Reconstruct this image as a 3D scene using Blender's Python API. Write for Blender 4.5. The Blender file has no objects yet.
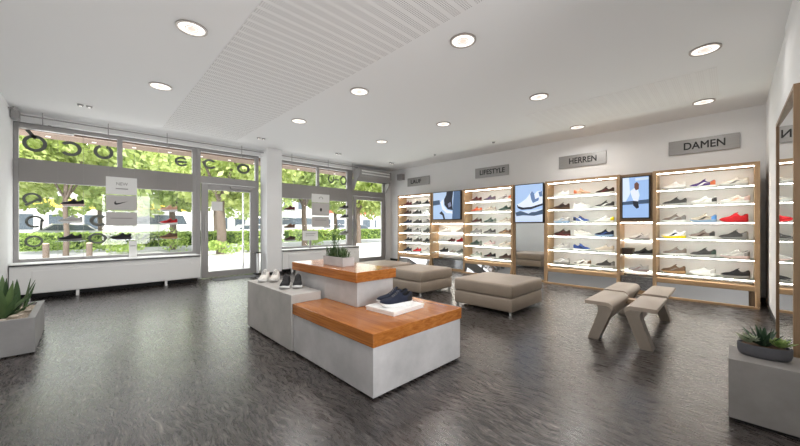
import bpy, bmesh, math, random
from math import sin, cos, pi, radians
from mathutils import Vector, Matrix

scene = bpy.context.scene
COL = scene.collection
random.seed(7)

# ------------------------------------------------------------------ camera
CAM_H = 1.2
YAW = 0.7989                       # view direction, from +X (along the windows) towards +Y (to the windows)
cd = bpy.data.cameras.new('camera')
cam = bpy.data.objects.new('camera', cd)
COL.objects.link(cam)
cam.location = (0, 0, CAM_H)
cam.rotation_euler = (pi / 2, 0, YAW - pi / 2)
cd.sensor_fit = 'HORIZONTAL'
cd.sensor_width = 36.0
cd.lens = 36.0 * 322.85 / 800.0
cd.shift_y = 2.7 / 800.0
cd.clip_start = 0.02
cd.clip_end = 400
scene.camera = cam

# ------------------------------------------------------------------ world, sun, exposure
vs = scene.view_settings
vs.view_transform = 'Standard'
vs.look = 'None'
vs.gamma = 1.0
vs.use_curve_mapping = False
vs.exposure = 0.0
scene.cycles.use_denoising = True
scene.cycles.max_bounces = 10
scene.cycles.diffuse_bounces = 5
scene.cycles.transparent_max_bounces = 24
scene.cycles.caustics_reflective = False
scene.cycles.caustics_refractive = False
scene.cycles.sample_clamp_indirect = 6.0

world = bpy.data.worlds.new('world')
scene.world = world
world.use_nodes = True
wn = world.node_tree
bg = wn.nodes['Background']
bg.inputs[0].default_value = (0.93, 0.97, 1.0, 1)
bg.inputs[1].default_value = 3.4

sd = bpy.data.lights.new('sun', 'SUN')
sd.energy = 7.5
sd.angle = radians(3)
sd.color = (1.0, 0.96, 0.88)
sun = bpy.data.objects.new('sun', sd)
COL.objects.link(sun)
sun.location = (0, 0, 20)
sun.rotation_euler = (radians(38), 0, radians(-18))   # high, from behind the shop


def area(name, loc, rot, sx, sy, power, color=(1, 1, 1), portal=False, gloss=True):
    l = bpy.data.lights.new(name, 'AREA')
    l.shape = 'RECTANGLE'
    l.size = sx
    l.size_y = sy
    l.energy = power
    l.color = color
    o = bpy.data.objects.new(name, l)
    COL.objects.link(o)
    o.location = loc
    o.rotation_euler = rot
    if portal:
        l.cycles.is_portal = True
    o.visible_glossy = gloss
    return o


# daylight falling in through the shop front
area('window_daylight', (0.45, 8.62, 1.75), (radians(-90), 0, 0), 2.4, 2.2, 30, (0.95, 0.98, 1.0))
area('window_daylight', (2.5, 8.62, 1.5), (radians(-90), 0, 0), 1.1, 2.6, 18, (0.95, 0.98, 1.0))
area('window_daylight', (4.7, 8.62, 1.75), (radians(-90), 0, 0), 2.2, 2.2, 30, (0.95, 0.98, 1.0))
area('window_daylight', (6.7, 8.62, 1.3), (radians(-90), 0, 0), 1.0, 2.2, 14, (0.95, 0.98, 1.0))
# added fill without fixtures: from behind, and upward at the ceiling
area('rear_fill', (1.35, -2.72, 1.45), (radians(90), 0, 0), 1.7, 2.3, 118, (1.0, 0.99, 0.99))
area('ceiling_fill', (3.3, 3.9, 1.3), (pi, 0, 0), 7.0, 7.0, 40, (1.0, 1.0, 1.0))


# ------------------------------------------------------------------ materials
MATS = {}


def new_mat(name):
    m = bpy.data.materials.new(name)
    m.use_nodes = True
    return m, m.node_tree.nodes, m.node_tree.links, m.node_tree.nodes['Principled BSDF']


def plain(name, col, rough=0.5, metal=0.0, var=0.0, scale=8.0, bump=0.0, spec=0.5, stretch=(1, 1, 1), bscale=None):
    """principled material with optional procedural mottling and bump"""
    if name in MATS:
        return MATS[name]
    m, N, L, b = new_mat(name)
    b.inputs['Base Color'].default_value = (*col, 1)
    b.inputs['Roughness'].default_value = rough
    b.inputs['Metallic'].default_value = metal
    b.inputs['Specular IOR Level'].default_value = spec
    if var or bump:
        tc = N.new('ShaderNodeTexCoord')
        mp = N.new('ShaderNodeMapping')
        mp.inputs['Scale'].default_value = stretch
        L.new(tc.outputs['Object'], mp.inputs['Vector'])
        nz = N.new('ShaderNodeTexNoise')
        nz.inputs['Scale'].default_value = scale
        nz.inputs['Detail'].default_value = 6
        nz.inputs['Roughness'].default_value = 0.62
        L.new(mp.outputs[0], nz.inputs['Vector'])
        if var:
            rp = N.new('ShaderNodeValToRGB')
            rp.color_ramp.elements[0].position = 0.3
            rp.color_ramp.elements[1].position = 0.7
            rp.color_ramp.elements[0].color = (*[c * (1 - var) for c in col], 1)
            rp.color_ramp.elements[1].color = (*[min(1, c * (1 + var)) for c in col], 1)
            L.new(nz.outputs['Fac'], rp.inputs['Fac'])
            L.new(rp.outputs[0], b.inputs['Base Color'])
        if bump:
            src = nz
            if bscale:
                src = N.new('ShaderNodeTexNoise')
                src.inputs['Scale'].default_value = bscale
                src.inputs['Detail'].default_value = 3
                L.new(mp.outputs[0], src.inputs['Vector'])
            bp = N.new('ShaderNodeBump')
            bp.inputs['Strength'].default_value = bump
            bp.inputs['Distance'].default_value = 0.01
            L.new(src.outputs['Fac'], bp.inputs['Height'])
            L.new(bp.outputs[0], b.inputs['Normal'])
    MATS[name] = m
    return m


def emit(name, col, strength):
    if name in MATS:
        return MATS[name]
    m, N, L, b = new_mat(name)
    b.inputs['Base Color'].default_value = (*[c * 0.5 for c in col], 1)
    b.inputs['Emission Color'].default_value = (*col, 1)
    b.inputs['Emission Strength'].default_value = strength
    MATS[name] = m
    return m


def wood(name, c0, c1, axis='Y', rough=0.35, fine=1.0, spec=0.5, stretch=None):
    m, N, L, b = new_mat(name)
    tc = N.new('ShaderNodeTexCoord')
    mp = N.new('ShaderNodeMapping')
    s = {'X': (1.2, 16, 16), 'Y': (16, 1.2, 16), 'Z': (16, 16, 1.2)}[axis]
    mp.inputs['Scale'].default_value = stretch or [v * fine for v in s]
    L.new(tc.outputs['Object'], mp.inputs['Vector'])
    nz = N.new('ShaderNodeTexNoise')
    nz.inputs['Scale'].default_value = 1.6
    nz.inputs['Detail'].default_value = 8
    nz.inputs['Roughness'].default_value = 0.65
    nz.inputs['Distortion'].default_value = 0.6
    L.new(mp.outputs[0], nz.inputs['Vector'])
    rp = N.new('ShaderNodeValToRGB')
    rp.color_ramp.elements[0].position = 0.32
    rp.color_ramp.elements[1].position = 0.68
    rp.color_ramp.elements[0].color = (*c0, 1)
    rp.color_ramp.elements[1].color = (*c1, 1)
    L.new(nz.outputs['Fac'], rp.inputs['Fac'])
    L.new(rp.outputs[0], b.inputs['Base Color'])
    b.inputs['Roughness'].default_value = rough
    b.inputs['Specular IOR Level'].default_value = spec
    bp = N.new('ShaderNodeBump')
    bp.inputs['Strength'].default_value = 0.12
    bp.inputs['Distance'].default_value = 0.004
    L.new(nz.outputs['Fac'], bp.inputs['Height'])
    L.new(bp.outputs[0], b.inputs['Normal'])
    return m


def slate_floor():
    m, N, L, b = new_mat('slate_tile')
    tc = N.new('ShaderNodeTexCoord')
    # brushed light strokes: stretched noise along gently swirling directions
    wz = N.new('ShaderNodeTexNoise')
    wz.inputs['Scale'].default_value = 2.2
    wz.inputs['Detail'].default_value = 2
    L.new(tc.outputs['Object'], wz.inputs['Vector'])
    wsub = N.new('ShaderNodeVectorMath')
    wsub.operation = 'MULTIPLY_ADD'
    wsub.inputs[1].default_value = (0.22, 0.22, 0)
    L.new(wz.outputs['Color'], wsub.inputs[0])
    L.new(tc.outputs['Object'], wsub.inputs[2])
    facs = []
    for ang, sx, sy, sc, dist in ((28, 44, 7, 1.0, 0.4), (-38, 52, 10, 1.0, 0.5)):
        mp = N.new('ShaderNodeMapping')
        mp.inputs['Rotation'].default_value = (0, 0, radians(ang))
        mp.inputs['Scale'].default_value = (sx, sy, 1)
        mp.inputs['Location'].default_value = (ang, sx, 0)
        L.new(wsub.outputs[0], mp.inputs['Vector'])
        q = N.new('ShaderNodeTexNoise')
        q.inputs['Scale'].default_value = sc
        q.inputs['Detail'].default_value = 7
        q.inputs['Roughness'].default_value = 0.68
        q.inputs['Distortion'].default_value = dist
        L.new(mp.outputs[0], q.inputs['Vector'])
        facs.append(q.outputs['Fac'])
    v = N.new('ShaderNodeMath')
    v.operation = 'MAXIMUM'
    L.new(facs[0], v.inputs[0])
    L.new(facs[1], v.inputs[1])
    vr = N.new('ShaderNodeValToRGB')
    vr.color_ramp.elements[0].position = 0.45
    vr.color_ramp.elements[0].color = (0.024, 0.021, 0.020, 1)
    vr.color_ramp.elements[1].position = 0.73
    vr.color_ramp.elements[1].color = (0.27, 0.245, 0.235, 1)
    e = vr.color_ramp.elements.new(0.575)
    e.color = (0.056, 0.049, 0.047, 1)
    L.new(v.outputs[0], vr.inputs['Fac'])
    # cloudy patches
    c = N.new('ShaderNodeTexNoise')
    c.inputs['Scale'].default_value = 1.1
    c.inputs['Detail'].default_value = 5
    L.new(tc.outputs['Object'], c.inputs['Vector'])
    cr = N.new('ShaderNodeValToRGB')
    cr.color_ramp.elements[0].position = 0.3
    cr.color_ramp.elements[0].color = (0.5, 0.5, 0.5, 1)
    cr.color_ramp.elements[1].position = 0.7
    cr.color_ramp.elements[1].color = (1.35, 1.27, 1.22, 1)
    L.new(c.outputs['Fac'], cr.inputs['Fac'])
    mul = N.new('ShaderNodeMixRGB')
    mul.blend_type = 'MULTIPLY'
    mul.inputs[0].default_value = 1
    L.new(vr.outputs[0], mul.inputs[1])
    L.new(cr.outputs[0], mul.inputs[2])
    # tile joints and tile to tile tone
    mp2 = N.new('ShaderNodeMapping')
    mp2.inputs['Location'].default_value = (-0.9, 0.235, 0)
    mp2.inputs['Rotation'].default_value = (0, 0, radians(90))
    L.new(tc.outputs['Object'], mp2.inputs['Vector'])
    br = N.new('ShaderNodeTexBrick')
    br.inputs['Scale'].default_value = 1.0
    br.inputs['Brick Width'].default_value = 1.24
    br.inputs['Row Height'].default_value = 0.62
    br.inputs['Mortar Size'].default_value = 0.006
    br.inputs['Color1'].default_value = (1, 1, 1, 1)
    br.inputs['Color2'].default_value = (0.8, 0.8, 0.8, 1)
    br.inputs['Mortar'].default_value = (0.45, 0.45, 0.45, 1)
    L.new(mp2.outputs[0], br.inputs['Vector'])
    mul2 = N.new('ShaderNodeMixRGB')
    mul2.blend_type = 'MULTIPLY'
    mul2.inputs[0].default_value = 1
    L.new(mul.outputs[0], mul2.inputs[1])
    L.new(br.outputs['Color'], mul2.inputs[2])
    L.new(mul2.outputs[0], b.inputs['Base Color'])
    rr = N.new('ShaderNodeMapRange')
    rr.inputs['From Min'].default_value = 0.45
    rr.inputs['From Max'].default_value = 0.75
    rr.inputs['To Min'].default_value = 0.25
    rr.inputs['To Max'].default_value = 0.36
    L.new(v.outputs[0], rr.inputs['Value'])
    L.new(rr.outputs[0], b.inputs['Roughness'])
    b.inputs['Specular IOR Level'].default_value = 0.85
    bp = N.new('ShaderNodeBump')
    bp.inputs['Strength'].default_value = 0.04
    bp.inputs['Distance'].default_value = 0.001
    L.new(v.outputs[0], bp.inputs['Height'])
    L.new(bp.outputs[0], b.inputs['Normal'])
    return m


def perforated(name, hole_col):
    """white acoustic plasterboard: bands of small round holes running across the strip"""
    m, N, L, b = new_mat(name)
    tc = N.new('ShaderNodeTexCoord')
    sp = N.new('ShaderNodeSeparateXYZ')
    L.new(tc.outputs['Object'], sp.inputs[0])

    def math_(op, a, bb=None):
        n = N.new('ShaderNodeMath')
        n.operation = op
        for i, q in enumerate((a, bb)):
            if q is None:
                continue
            if isinstance(q, (int, float)):
                n.inputs[i].default_value = q
            else:
                L.new(q, n.inputs[i])
        return n.outputs[0]
    fx = math_('SUBTRACT', math_('FRACT', math_('MULTIPLY', sp.outputs[0], 1 / 0.020)), 0.5)
    fy = math_('SUBTRACT', math_('FRACT', math_('MULTIPLY', sp.outputs[1], 1 / 0.020)), 0.5)
    r2 = math_('ADD', math_('MULTIPLY', fx, fx), math_('MULTIPLY', fy, fy))
    hole = math_('LESS_THAN', r2, 0.085)
    band = math_('LESS_THAN', math_('FRACT', math_('MULTIPLY', sp.outputs[1], 1 / 0.12)), 0.67)
    fac = math_('MULTIPLY', hole, band)
    mx = N.new('ShaderNodeMixRGB')
    mx.inputs[1].default_value = (0.80, 0.795, 0.79, 1)
    mx.inputs[2].default_value = (*hole_col, 1)
    L.new(fac, mx.inputs[0])
    L.new(mx.outputs[0], b.inputs['Base Color'])
    b.inputs['Roughness'].default_value = 0.8
    return m


def glass_mat(name, tint=(1, 1, 1), refl=0.06, rough=0.0):
    if name in MATS:
        return MATS[name]
    m = bpy.data.materials.new(name)
    m.use_nodes = True
    N, L = m.node_tree.nodes, m.node_tree.links
    N.remove(N['Principled BSDF'])
    t = N.new('ShaderNodeBsdfTransparent')
    t.inputs[0].default_value = (*tint, 1)
    g = N.new('ShaderNodeBsdfGlossy')
    g.inputs['Roughness'].default_value = rough
    fr = N.new('ShaderNodeLayerWeight')
    fr.inputs[0].default_value = 0.25
    ml = N.new('ShaderNodeMath')
    ml.operation = 'MULTIPLY_ADD'
    ml.inputs[1].default_value = 0.35
    ml.inputs[2].default_value = refl * 0.4
    L.new(fr.outputs['Fresnel'], ml.inputs[0])
    mx = N.new('ShaderNodeMixShader')
    L.new(ml.outputs[0], mx.inputs[0])
    L.new(t.outputs[0], mx.inputs[1])
    L.new(g.outputs[0], mx.inputs[2])
    L.new(mx.outputs[0], N['Material Output'].inputs[0])
    MATS[name] = m
    return m


def leaf_mat(name, c0, c1, trans=0.5):
    if name in MATS:
        return MATS[name]
    m, N, L, b = new_mat(name)
    oi = N.new('ShaderNodeNewGeometry')
    rp = N.new('ShaderNodeValToRGB')
    rp.color_ramp.elements[0].color = (*c0, 1)
    rp.color_ramp.elements[1].color = (*c1, 1)
    L.new(oi.outputs['Random Per Island'], rp.inputs['Fac'])
    L.new(rp.outputs[0], b.inputs['Base Color'])
    b.inputs['Roughness'].default_value = 0.6
    tr = N.new('ShaderNodeBsdfTranslucent')
    L.new(rp.outputs[0], tr.inputs[0])
    mx = N.new('ShaderNodeMixShader')
    mx.inputs[0].default_value = trans
    L.new(b.outputs[0], mx.inputs[1])
    L.new(tr.outputs[0], mx.inputs[2])
    L.new(mx.outputs[0], N['Material Output'].inputs[0])
    MATS[name] = m
    return m


M_floor = slate_floor()
M_ceil = plain('white_ceiling_paint', (0.80, 0.80, 0.80), 0.85)
M_perf = perforated('perforated_plasterboard', (0.42, 0.41, 0.41))
M_perf2 = perforated('glare_faded_plasterboard', (0.74, 0.73, 0.725))  # paler holes: glare over the second strip put into the colour
M_wall = plain('white_wall_paint', (0.82, 0.82, 0.82), 0.8, var=0.012, scale=3)
M_frame = plain('grey_powder_coated_aluminium', (0.34, 0.33, 0.325), 0.45, 0.2)
M_panel = plain('grey_spandrel_panel', (0.30, 0.285, 0.275), 0.6)
M_sill = plain('dark_stone_sill', (0.03, 0.03, 0.03), 0.4)
M_cover = plain('white_enamel', (0.80, 0.80, 0.79), 0.4)
M_dark = plain('black_plastic', (0.015, 0.015, 0.015), 0.5)
M_chrome = plain('chrome', (0.8, 0.8, 0.8), 0.15, 1.0)
M_steel = plain('brushed_steel', (0.36, 0.35, 0.34), 0.45, 0.6, var=0.10, scale=3, stretch=(30, 1, 60))
M_oak = wood('oak_veneer', (0.40, 0.25, 0.13), (0.53, 0.36, 0.21), 'Z', 0.45)
M_oakh = wood('oak_veneer_across', (0.40, 0.25, 0.13), (0.53, 0.36, 0.21), 'Y', 0.45)
M_oakdark = wood('oak_veneer_brown', (0.235, 0.145, 0.075), (0.33, 0.21, 0.12), 'Z', 0.4)
M_cherry = wood('polished_cherry', (0.25, 0.068, 0.011), (0.50, 0.19, 0.042), 'Y', 0.16, stretch=(9, 1.1, 34))
M_conc = plain('pale_concrete', (0.445, 0.435, 0.435), 0.6, var=0.2, scale=2.6, bump=0.05, bscale=40)
M_concg = plain('warm_concrete', (0.42, 0.405, 0.385), 0.6, var=0.2, scale=2.6, bump=0.05, bscale=40)
M_concd = plain('grey_concrete', (0.27, 0.255, 0.245), 0.6, var=0.16, scale=3.5, bump=0.06, bscale=40)
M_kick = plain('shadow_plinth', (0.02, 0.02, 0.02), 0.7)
M_leather = plain('taupe_leather', (0.29, 0.235, 0.185), 0.42, var=0.07, scale=3, bump=0.08, bscale=70)
M_ply = plain('beige_laminate', (0.40, 0.335, 0.275), 0.42, var=0.04, scale=6)
M_ply_edge = plain('taupe_laminate_edge', (0.27, 0.23, 0.19), 0.5, var=0.06, scale=8)
M_ply_in = plain('warm_lit_laminate', (0.52, 0.36, 0.24), 0.5, var=0.06, scale=6)  # bench laminate with warm shelf light mixed into its colour
M_back = plain('white_backboard', (0.86, 0.85, 0.83), 0.6)
M_led = emit('warm_led', (1.0, 0.92, 0.83), 25.0)
M_mirror = plain('mirror_silver', (0.86, 0.88, 0.88), 0.0, 1.0)
M_mirrorg = plain('smoked_mirror', (0.40, 0.40, 0.40), 0.0, 1.0)
M_shelfglass = glass_mat('green_edged_glass', (0.83, 0.88, 0.86), 0.2)
M_winglass = glass_mat('window_glass')
M_acryl = glass_mat('acrylic', (0.90, 0.92, 0.93), 0.15)
M_text = plain('black_lettering', (0.01, 0.01, 0.01), 0.5)
M_decal = plain('grey_window_film', (0.15, 0.16, 0.15), 0.8, spec=0.1)
M_whitecard = plain('white_card', (0.83, 0.83, 0.82), 0.6)
M_greycard = plain('light_grey_card', (0.55, 0.53, 0.52), 0.6)
M_canopy = plain('brown_canopy_boards', (0.30, 0.20, 0.15), 0.6, var=0.15, scale=4, stretch=(1, 20, 1))
M_lamp = emit('lamp_diffuser', (1.0, 0.95, 0.89), 1.25)
M_lampc = emit('lamp_core', (1.0, 0.86, 0.76), 0.62)
M_rim = plain('satin_nickel_rim', (0.42, 0.38, 0.35), 0.35, 0.6)
M_gravel = plain('sandy_gravel', (0.42, 0.35, 0.28), 0.9, var=0.5, scale=90, bump=0.8, bscale=110)
M_soil = plain('brown_soil', (0.16, 0.10, 0.06), 0.9, var=0.5, scale=60, bump=0.8, bscale=90)


# ------------------------------------------------------------------ mesh helpers
class MB:
    def __init__(s):
        s.v = []
        s.f = []

    def add(s, vs_, fs_):
        n = len(s.v)
        s.v += [tuple(p) for p in vs_]
        s.f += [tuple(i + n for i in f) for f in fs_]
        return s

    def box(s, x0, x1, y0, y1, z0, z1):
        vs_ = [(x, y, z) for x in (x0, x1) for y in (y0, y1) for z in (z0, z1)]
        return s.add(vs_, [(0, 1, 3, 2), (4, 6, 7, 5), (0, 4, 5, 1), (2, 3, 7, 6), (0, 2, 6, 4), (1, 5, 7, 3)])

    def quad(s, a, b, c, d):
        return s.add([a, b, c, d], [(0, 1, 2, 3)])

    def prism(s, poly, d, off=(0, 0, 0)):
        """poly: list of 3D points in one plane, extruded by vector d"""
        n = len(poly)
        p0 = [Vector(p) + Vector(off) for p in poly]
        p1 = [p + Vector(d) for p in p0]
        fs_ = [tuple(range(n - 1, -1, -1)), tuple(range(n, 2 * n))]
        fs_ += [(i, (i + 1) % n, n + (i + 1) % n, n + i) for i in range(n)]
        return s.add(p0 + p1, fs_)

    def cyl(s, c, r, h, n=20, r2=None, axis='Z'):
        r2 = r if r2 is None else r2
        vs_ = []
        for k, (rr, hh) in enumerate(((r, 0), (r2, h))):
            for i in range(n):
                a = 2 * pi * i / n
                q = (rr * cos(a), rr * sin(a), hh)
                if axis == 'X':
                    q = (q[2], q[0], q[1])
                elif axis == 'Y':
                    q = (q[1], q[2], q[0])
                vs_.append((c[0] + q[0], c[1] + q[1], c[2] + q[2]))
        fs_ = [(i, (i + 1) % n, n + (i + 1) % n, n + i) for i in range(n)]
        fs_ += [tuple(range(n - 1, -1, -1)), tuple(range(n, 2 * n))]
        return s.add(vs_, fs_)

    def ring(s, c, r0, r1, h, n=32):
        """flat annulus with thickness, axis Z"""
        vs_ = []
        for rr, hh in ((r0, 0), (r1, 0), (r1, h), (r0, h)):
            for i in range(n):
                a = 2 * pi * i / n
                vs_.append((c[0] + rr * cos(a), c[1] + rr * sin(a), c[2] + hh))
        fs_ = []
        for k in range(4):
            k2 = (k + 1) % 4
            fs_ += [(k * n + i, k * n + (i + 1) % n, k2 * n + (i + 1) % n, k2 * n + i) for i in range(n)]
        return s.add(vs_, fs_)

    def tube(s, pts, r, n=8, r_end=None):
        pts = [Vector(p) for p in pts]
        rings = []
        for i, p in enumerate(pts):
            t = (pts[min(i + 1, len(pts) - 1)] - pts[max(i - 1, 0)]).normalized()
            up = Vector((0, 0, 1)) if abs(t.z) < 0.95 else Vector((1, 0, 0))
            a = t.cross(up).normalized()
            b = t.cross(a)
            rr = r if r_end is None else r + (r_end - r) * i / (len(pts) - 1)
            rings.append([p + rr * (cos(2 * pi * k / n) * a + sin(2 * pi * k / n) * b) for k in range(n)])
        vs_ = [q for ring in rings for q in ring]
        fs_ = []
        for i in range(len(rings) - 1):
            for k in range(n):
                fs_.append((i * n + k, i * n + (k + 1) % n, (i + 1) * n + (k + 1) % n, (i + 1) * n + k))
        fs_.append(tuple(range(n - 1, -1, -1)))
        m = (len(rings) - 1) * n
        fs_.append(tuple(range(m, m + n)))
        return s.add(vs_, fs_)

    def grid(s, rows, closed=False):
        n = len(rows[0])
        vs_ = [q for r in rows for q in r]
        fs_ = []
        for i in range(len(rows) - 1):
            for k in range(n if closed else n - 1):
                k2 = (k + 1) % n
                fs_.append((i * n + k, i * n + k2, (i + 1) * n + k2, (i + 1) * n + k))
        return s.add(vs_, fs_)

    def mesh(s, name, smooth=None, org=(0, 0, 0)):
        me = bpy.data.meshes.new(name)
        ox, oy, oz = org
        me.from_pydata([(x - ox, y - oy, z - oz) for x, y, z in s.v], [], s.f)
        bm = bmesh.new()
        bm.from_mesh(me)
        bmesh.ops.recalc_face_normals(bm, faces=bm.faces)
        bm.to_mesh(me)
        bm.free()
        if smooth:
            me.polygons.foreach_set('use_smooth', [True] * len(me.polygons))
            me.set_sharp_from_angle(angle=radians(smooth))
        return me


def world_org(p):
    v = Vector((0, 0, 0))
    while p is not None:
        v += p.location
        p = p.parent
    return v


def obj(name, mb, mat, parent=None, bevel=0.0, smooth=None, seg=2, local=False):
    """one mesh object; coordinates are world unless local"""
    org = (0, 0, 0) if local else tuple(world_org(parent))
    me = mb.mesh(name, smooth, org)
    me.materials.append(mat)
    o = bpy.data.objects.new(name, me)
    COL.objects.link(o)
    o.parent = parent
    if bevel:
        md = o.modifiers.new('bevel', 'BEVEL')
        md.width = bevel
        md.segments = seg
        md.limit_method = 'ANGLE'
        md.angle_limit = radians(40)
        if smooth is None:
            me.polygons.foreach_set('use_smooth', [True] * len(me.polygons))
            me.set_sharp_from_angle(angle=radians(50))
    return o


def tag(o, label, cat, group=None):
    o['label'] = label
    o['category'] = cat
    if group:
        o['group'] = group
    return o


def thing(name, label, cat, loc=(0, 0, 0), rz=0.0, group=None):
    o = bpy.data.objects.new(name, None)
    COL.objects.link(o)
    o.location = loc
    o.rotation_euler = (0, 0, rz)
    o.empty_display_size = 0.1
    return tag(o, label, cat, group)


def struct(name, mb, mat, parent=None, bevel=0.0, smooth=None):
    o = obj(name, mb, mat, parent, bevel, smooth)
    if parent is None:
        o['kind'] = 'structure'
    return o


def dup(root, loc, rz=0.0):
    r = root.copy()
    COL.objects.link(r)
    r.location = loc
    r.rotation_euler = (0, 0, rz)
    for ch in list(root.children):
        c = ch.copy()
        COL.objects.link(c)
        c.parent = r
        for g in list(ch.children):
            d = g.copy()
            COL.objects.link(d)
            d.parent = c
    return r


def text_mesh(name, txt, size, mat, parent, loc, rot, extrude=0.003, fit=None, bold=0.0):
    cu = bpy.data.curves.new(name, 'FONT')
    cu.body = txt
    cu.size = size
    cu.align_x = 'CENTER'
    cu.align_y = 'CENTER'
    cu.extrude = extrude
    cu.bevel_depth = bold
    cu.bevel_resolution = 0
    tmp = bpy.data.objects.new('tmp_text', cu)
    COL.objects.link(tmp)
    dg = bpy.context.evaluated_depsgraph_get()
    me = bpy.data.meshes.new_from_object(tmp.evaluated_get(dg))
    bpy.data.objects.remove(tmp)
    bpy.data.curves.remove(cu)
    me.name = name
    xs = [v.co.x for v in me.vertices]
    if fit:
        k = fit / (max(xs) - min(xs))
        me.transform(Matrix.Diagonal((k, 1, 1, 1)))
    R = Matrix.Rotation(rot[2], 4, 'Z') @ Matrix.Rotation(rot[1], 4, 'Y') @ Matrix.Rotation(rot[0], 4, 'X')
    me.transform(R)
    o_ = world_org(parent)
    me.transform(Matrix.Translation(Vector(loc) - o_))
    me.materials.clear()
    me.materials.append(mat)
    o = bpy.data.objects.new(name, me)
    COL.objects.link(o)
    o.parent = parent
    return o


# ------------------------------------------------------------------ room shell
CZ = 3.10
XW, XE = -0.87, 7.62
YS, YN = -0.37, 8.4
Y_BACK = -2.45          # the room goes on behind the camera
struct('floor', MB().box(XW - 0.1, XE + 0.1, Y_BACK, YN + 0.05, -0.1, 0), M_floor)
struct('ceiling', MB().box(XW - 0.1, XE + 0.1, Y_BACK, YN + 0.1, CZ, CZ + 0.15), M_ceil)
struct('wall_west', MB().box(XW - 0.15, XW, Y_BACK, YN + 0.1, 0, CZ), M_wall)
struct('wall_east', MB().box(XE, XE + 0.15, Y_BACK, YN + 0.1, 0, CZ), M_wall)
# right-hand wall: near part stands 2 cm proud of the far part
struct('wall_south', MB().box(2.2, 4.8, YS - 0.2, YS + 0.012, 0, CZ).box(4.8, XE, YS - 0.2, YS, 0, CZ)
       .box(2.2, 2.35, Y_BACK, YS - 0.2, 0, CZ), M_wall)
struct('wall_rear', MB().box(XW, 0.45, Y_BACK - 0.15, Y_BACK, 0, CZ).box(2.25, 2.35, Y_BACK - 0.15, Y_BACK, 0, CZ)
       .box(0.45, 2.25, Y_BACK - 0.15, Y_BACK, 0, 0.28).box(0.45, 2.25, Y_BACK - 0.15, Y_BACK, 2.65, CZ), M_wall)  # opening made for the added rear fill light
m = MB().box(0.45, 0.51, Y_BACK - 0.12, Y_BACK - 0.04, 0.28, 2.65).box(2.19, 2.25, Y_BACK - 0.12, Y_BACK - 0.04, 0.28, 2.65)
m.box(0.51, 2.19, Y_BACK - 0.12, Y_BACK - 0.04, 0.28, 0.34).box(0.51, 2.19, Y_BACK - 0.12, Y_BACK - 0.04, 2.59, 2.65)
added_win = struct('added_rear_window', m, M_frame)  # added window, gives the rear fill light a source
obj('window_glass', MB().box(0.51, 2.19, Y_BACK - 0.083, Y_BACK - 0.077, 0.34, 2.59), M_winglass, added_win)
struct('baseboard_south', MB().box(4.9, 6.95, YS, YS + 0.012, 0, 0.07), M_dark)
struct('baseboard_east', MB().box(XE - 0.012, XE, YS, 8.3, 0, 0.07), M_dark)
# window wall: parapet, lintel and the piece beside the side door
struct('wall_north', MB().box(XW, XE, 8.33, 8.5, 2.951, CZ), M_wall)
struct('wall_north', MB().box(XW, 1.76, 8.28, 8.45, 0, 0.559), M_wall)
struct('wall_north', MB().box(3.54, 5.92, 8.28, 8.45, 0, 0.559), M_wall)
struct('wall_north', MB().box(7.42, XE, 8.3, 8.5, 0, 2.951), M_wall)
struct('pillar', MB().box(3.16, 3.53, 7.88, 8.30, 0, CZ), M_wall, bevel=0.004)
struct('baseboard_pillar', MB().box(3.152, 3.538, 7.872, 7.88, 0, 0.06), M_dark)
for k, (a, b, y0, y1) in enumerate(((1.06, 2.40, -1.5, 7.65), (5.40, 6.60, 0.12, 2.5))):
    struct('trim_%d' % (k + 1), MB().box(a, b, max(y0, Y_BACK), y1, CZ - 0.004, CZ), (M_perf, M_perf2)[k])


# ------------------------------------------------------------------ shop front
def frame_bar(mb, x0, x1, z0, z1, y0=8.36, y1=8.44):
    mb.box(x0, x1, y0, y1, z0, z1)


def arc_decal(parent, x, z, r, w, a0, a1, sx=1.0, tail=None, y=8.385):
    n = 26
    mb = MB()
    rows = []
    for i in range(n + 1):
        a = radians(a0 + (a1 - a0) * i / n)
        rows.append([(x + sx * (r - w / 2) * cos(a), y, z + (r - w / 2) * sin(a)),
                     (x + sx * (r + w / 2) * cos(a), y, z + (r + w / 2) * sin(a)),
                     (x + sx * (r + w / 2) * cos(a), y + 0.002, z + (r + w / 2) * sin(a)),
                     (x + sx * (r - w / 2) * cos(a), y + 0.002, z + (r - w / 2) * sin(a))])
    mb.grid(rows, closed=True)
    if tail:
        (xa, za), (xb, zb) = tail
        d = Vector((xb - xa, 0, zb - za)).normalized()
        nrm = Vector((-d.z, 0, d.x)) * w * 0.5
        pa, pb = Vector((xa, y, za)), Vector((xb, y, zb))
        mb.prism([pa - nrm, pb - nrm, pb + nrm, pa + nrm], (0, 0.002, 0))
    return obj('window_lettering', mb, M_decal, parent)


# window_1: big left window
m = MB()
frame_bar(m, XW, XW + 0.06, 0.56, 2.95)
frame_bar(m, 1.70, 1.78, 0.56, 2.95)
frame_bar(m, XW + 0.06, 1.70, 0.56, 0.63)
frame_bar(m, XW + 0.06, 1.70, 2.88, 2.95)
frame_bar(m, 0.44, 0.52, 2.34, 2.88)
win1 = struct('window_1', m, M_frame, bevel=0.004)
obj('spandrel_panel', MB().box(XW + 0.061, 1.699, 8.345, 8.42, 1.95, 2.34), M_panel, win1)
obj('window_glass', MB().box(XW + 0.05, 1.71, 8.395, 8.401, 0.62, 1.96), M_winglass, win1)
obj('window_glass', MB().box(XW + 0.05, 0.45, 8.395, 8.401, 2.33, 2.89), M_winglass, win1)
obj('window_glass', MB().box(0.51, 1.71, 8.395, 8.401, 2.33, 2.89), M_winglass, win1)
arc_decal(win1, -0.63, 2.62, 0.12, 0.05, 0, 360, 1.0, ((-0.62, 2.70), (-0.72, 2.84)))
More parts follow.
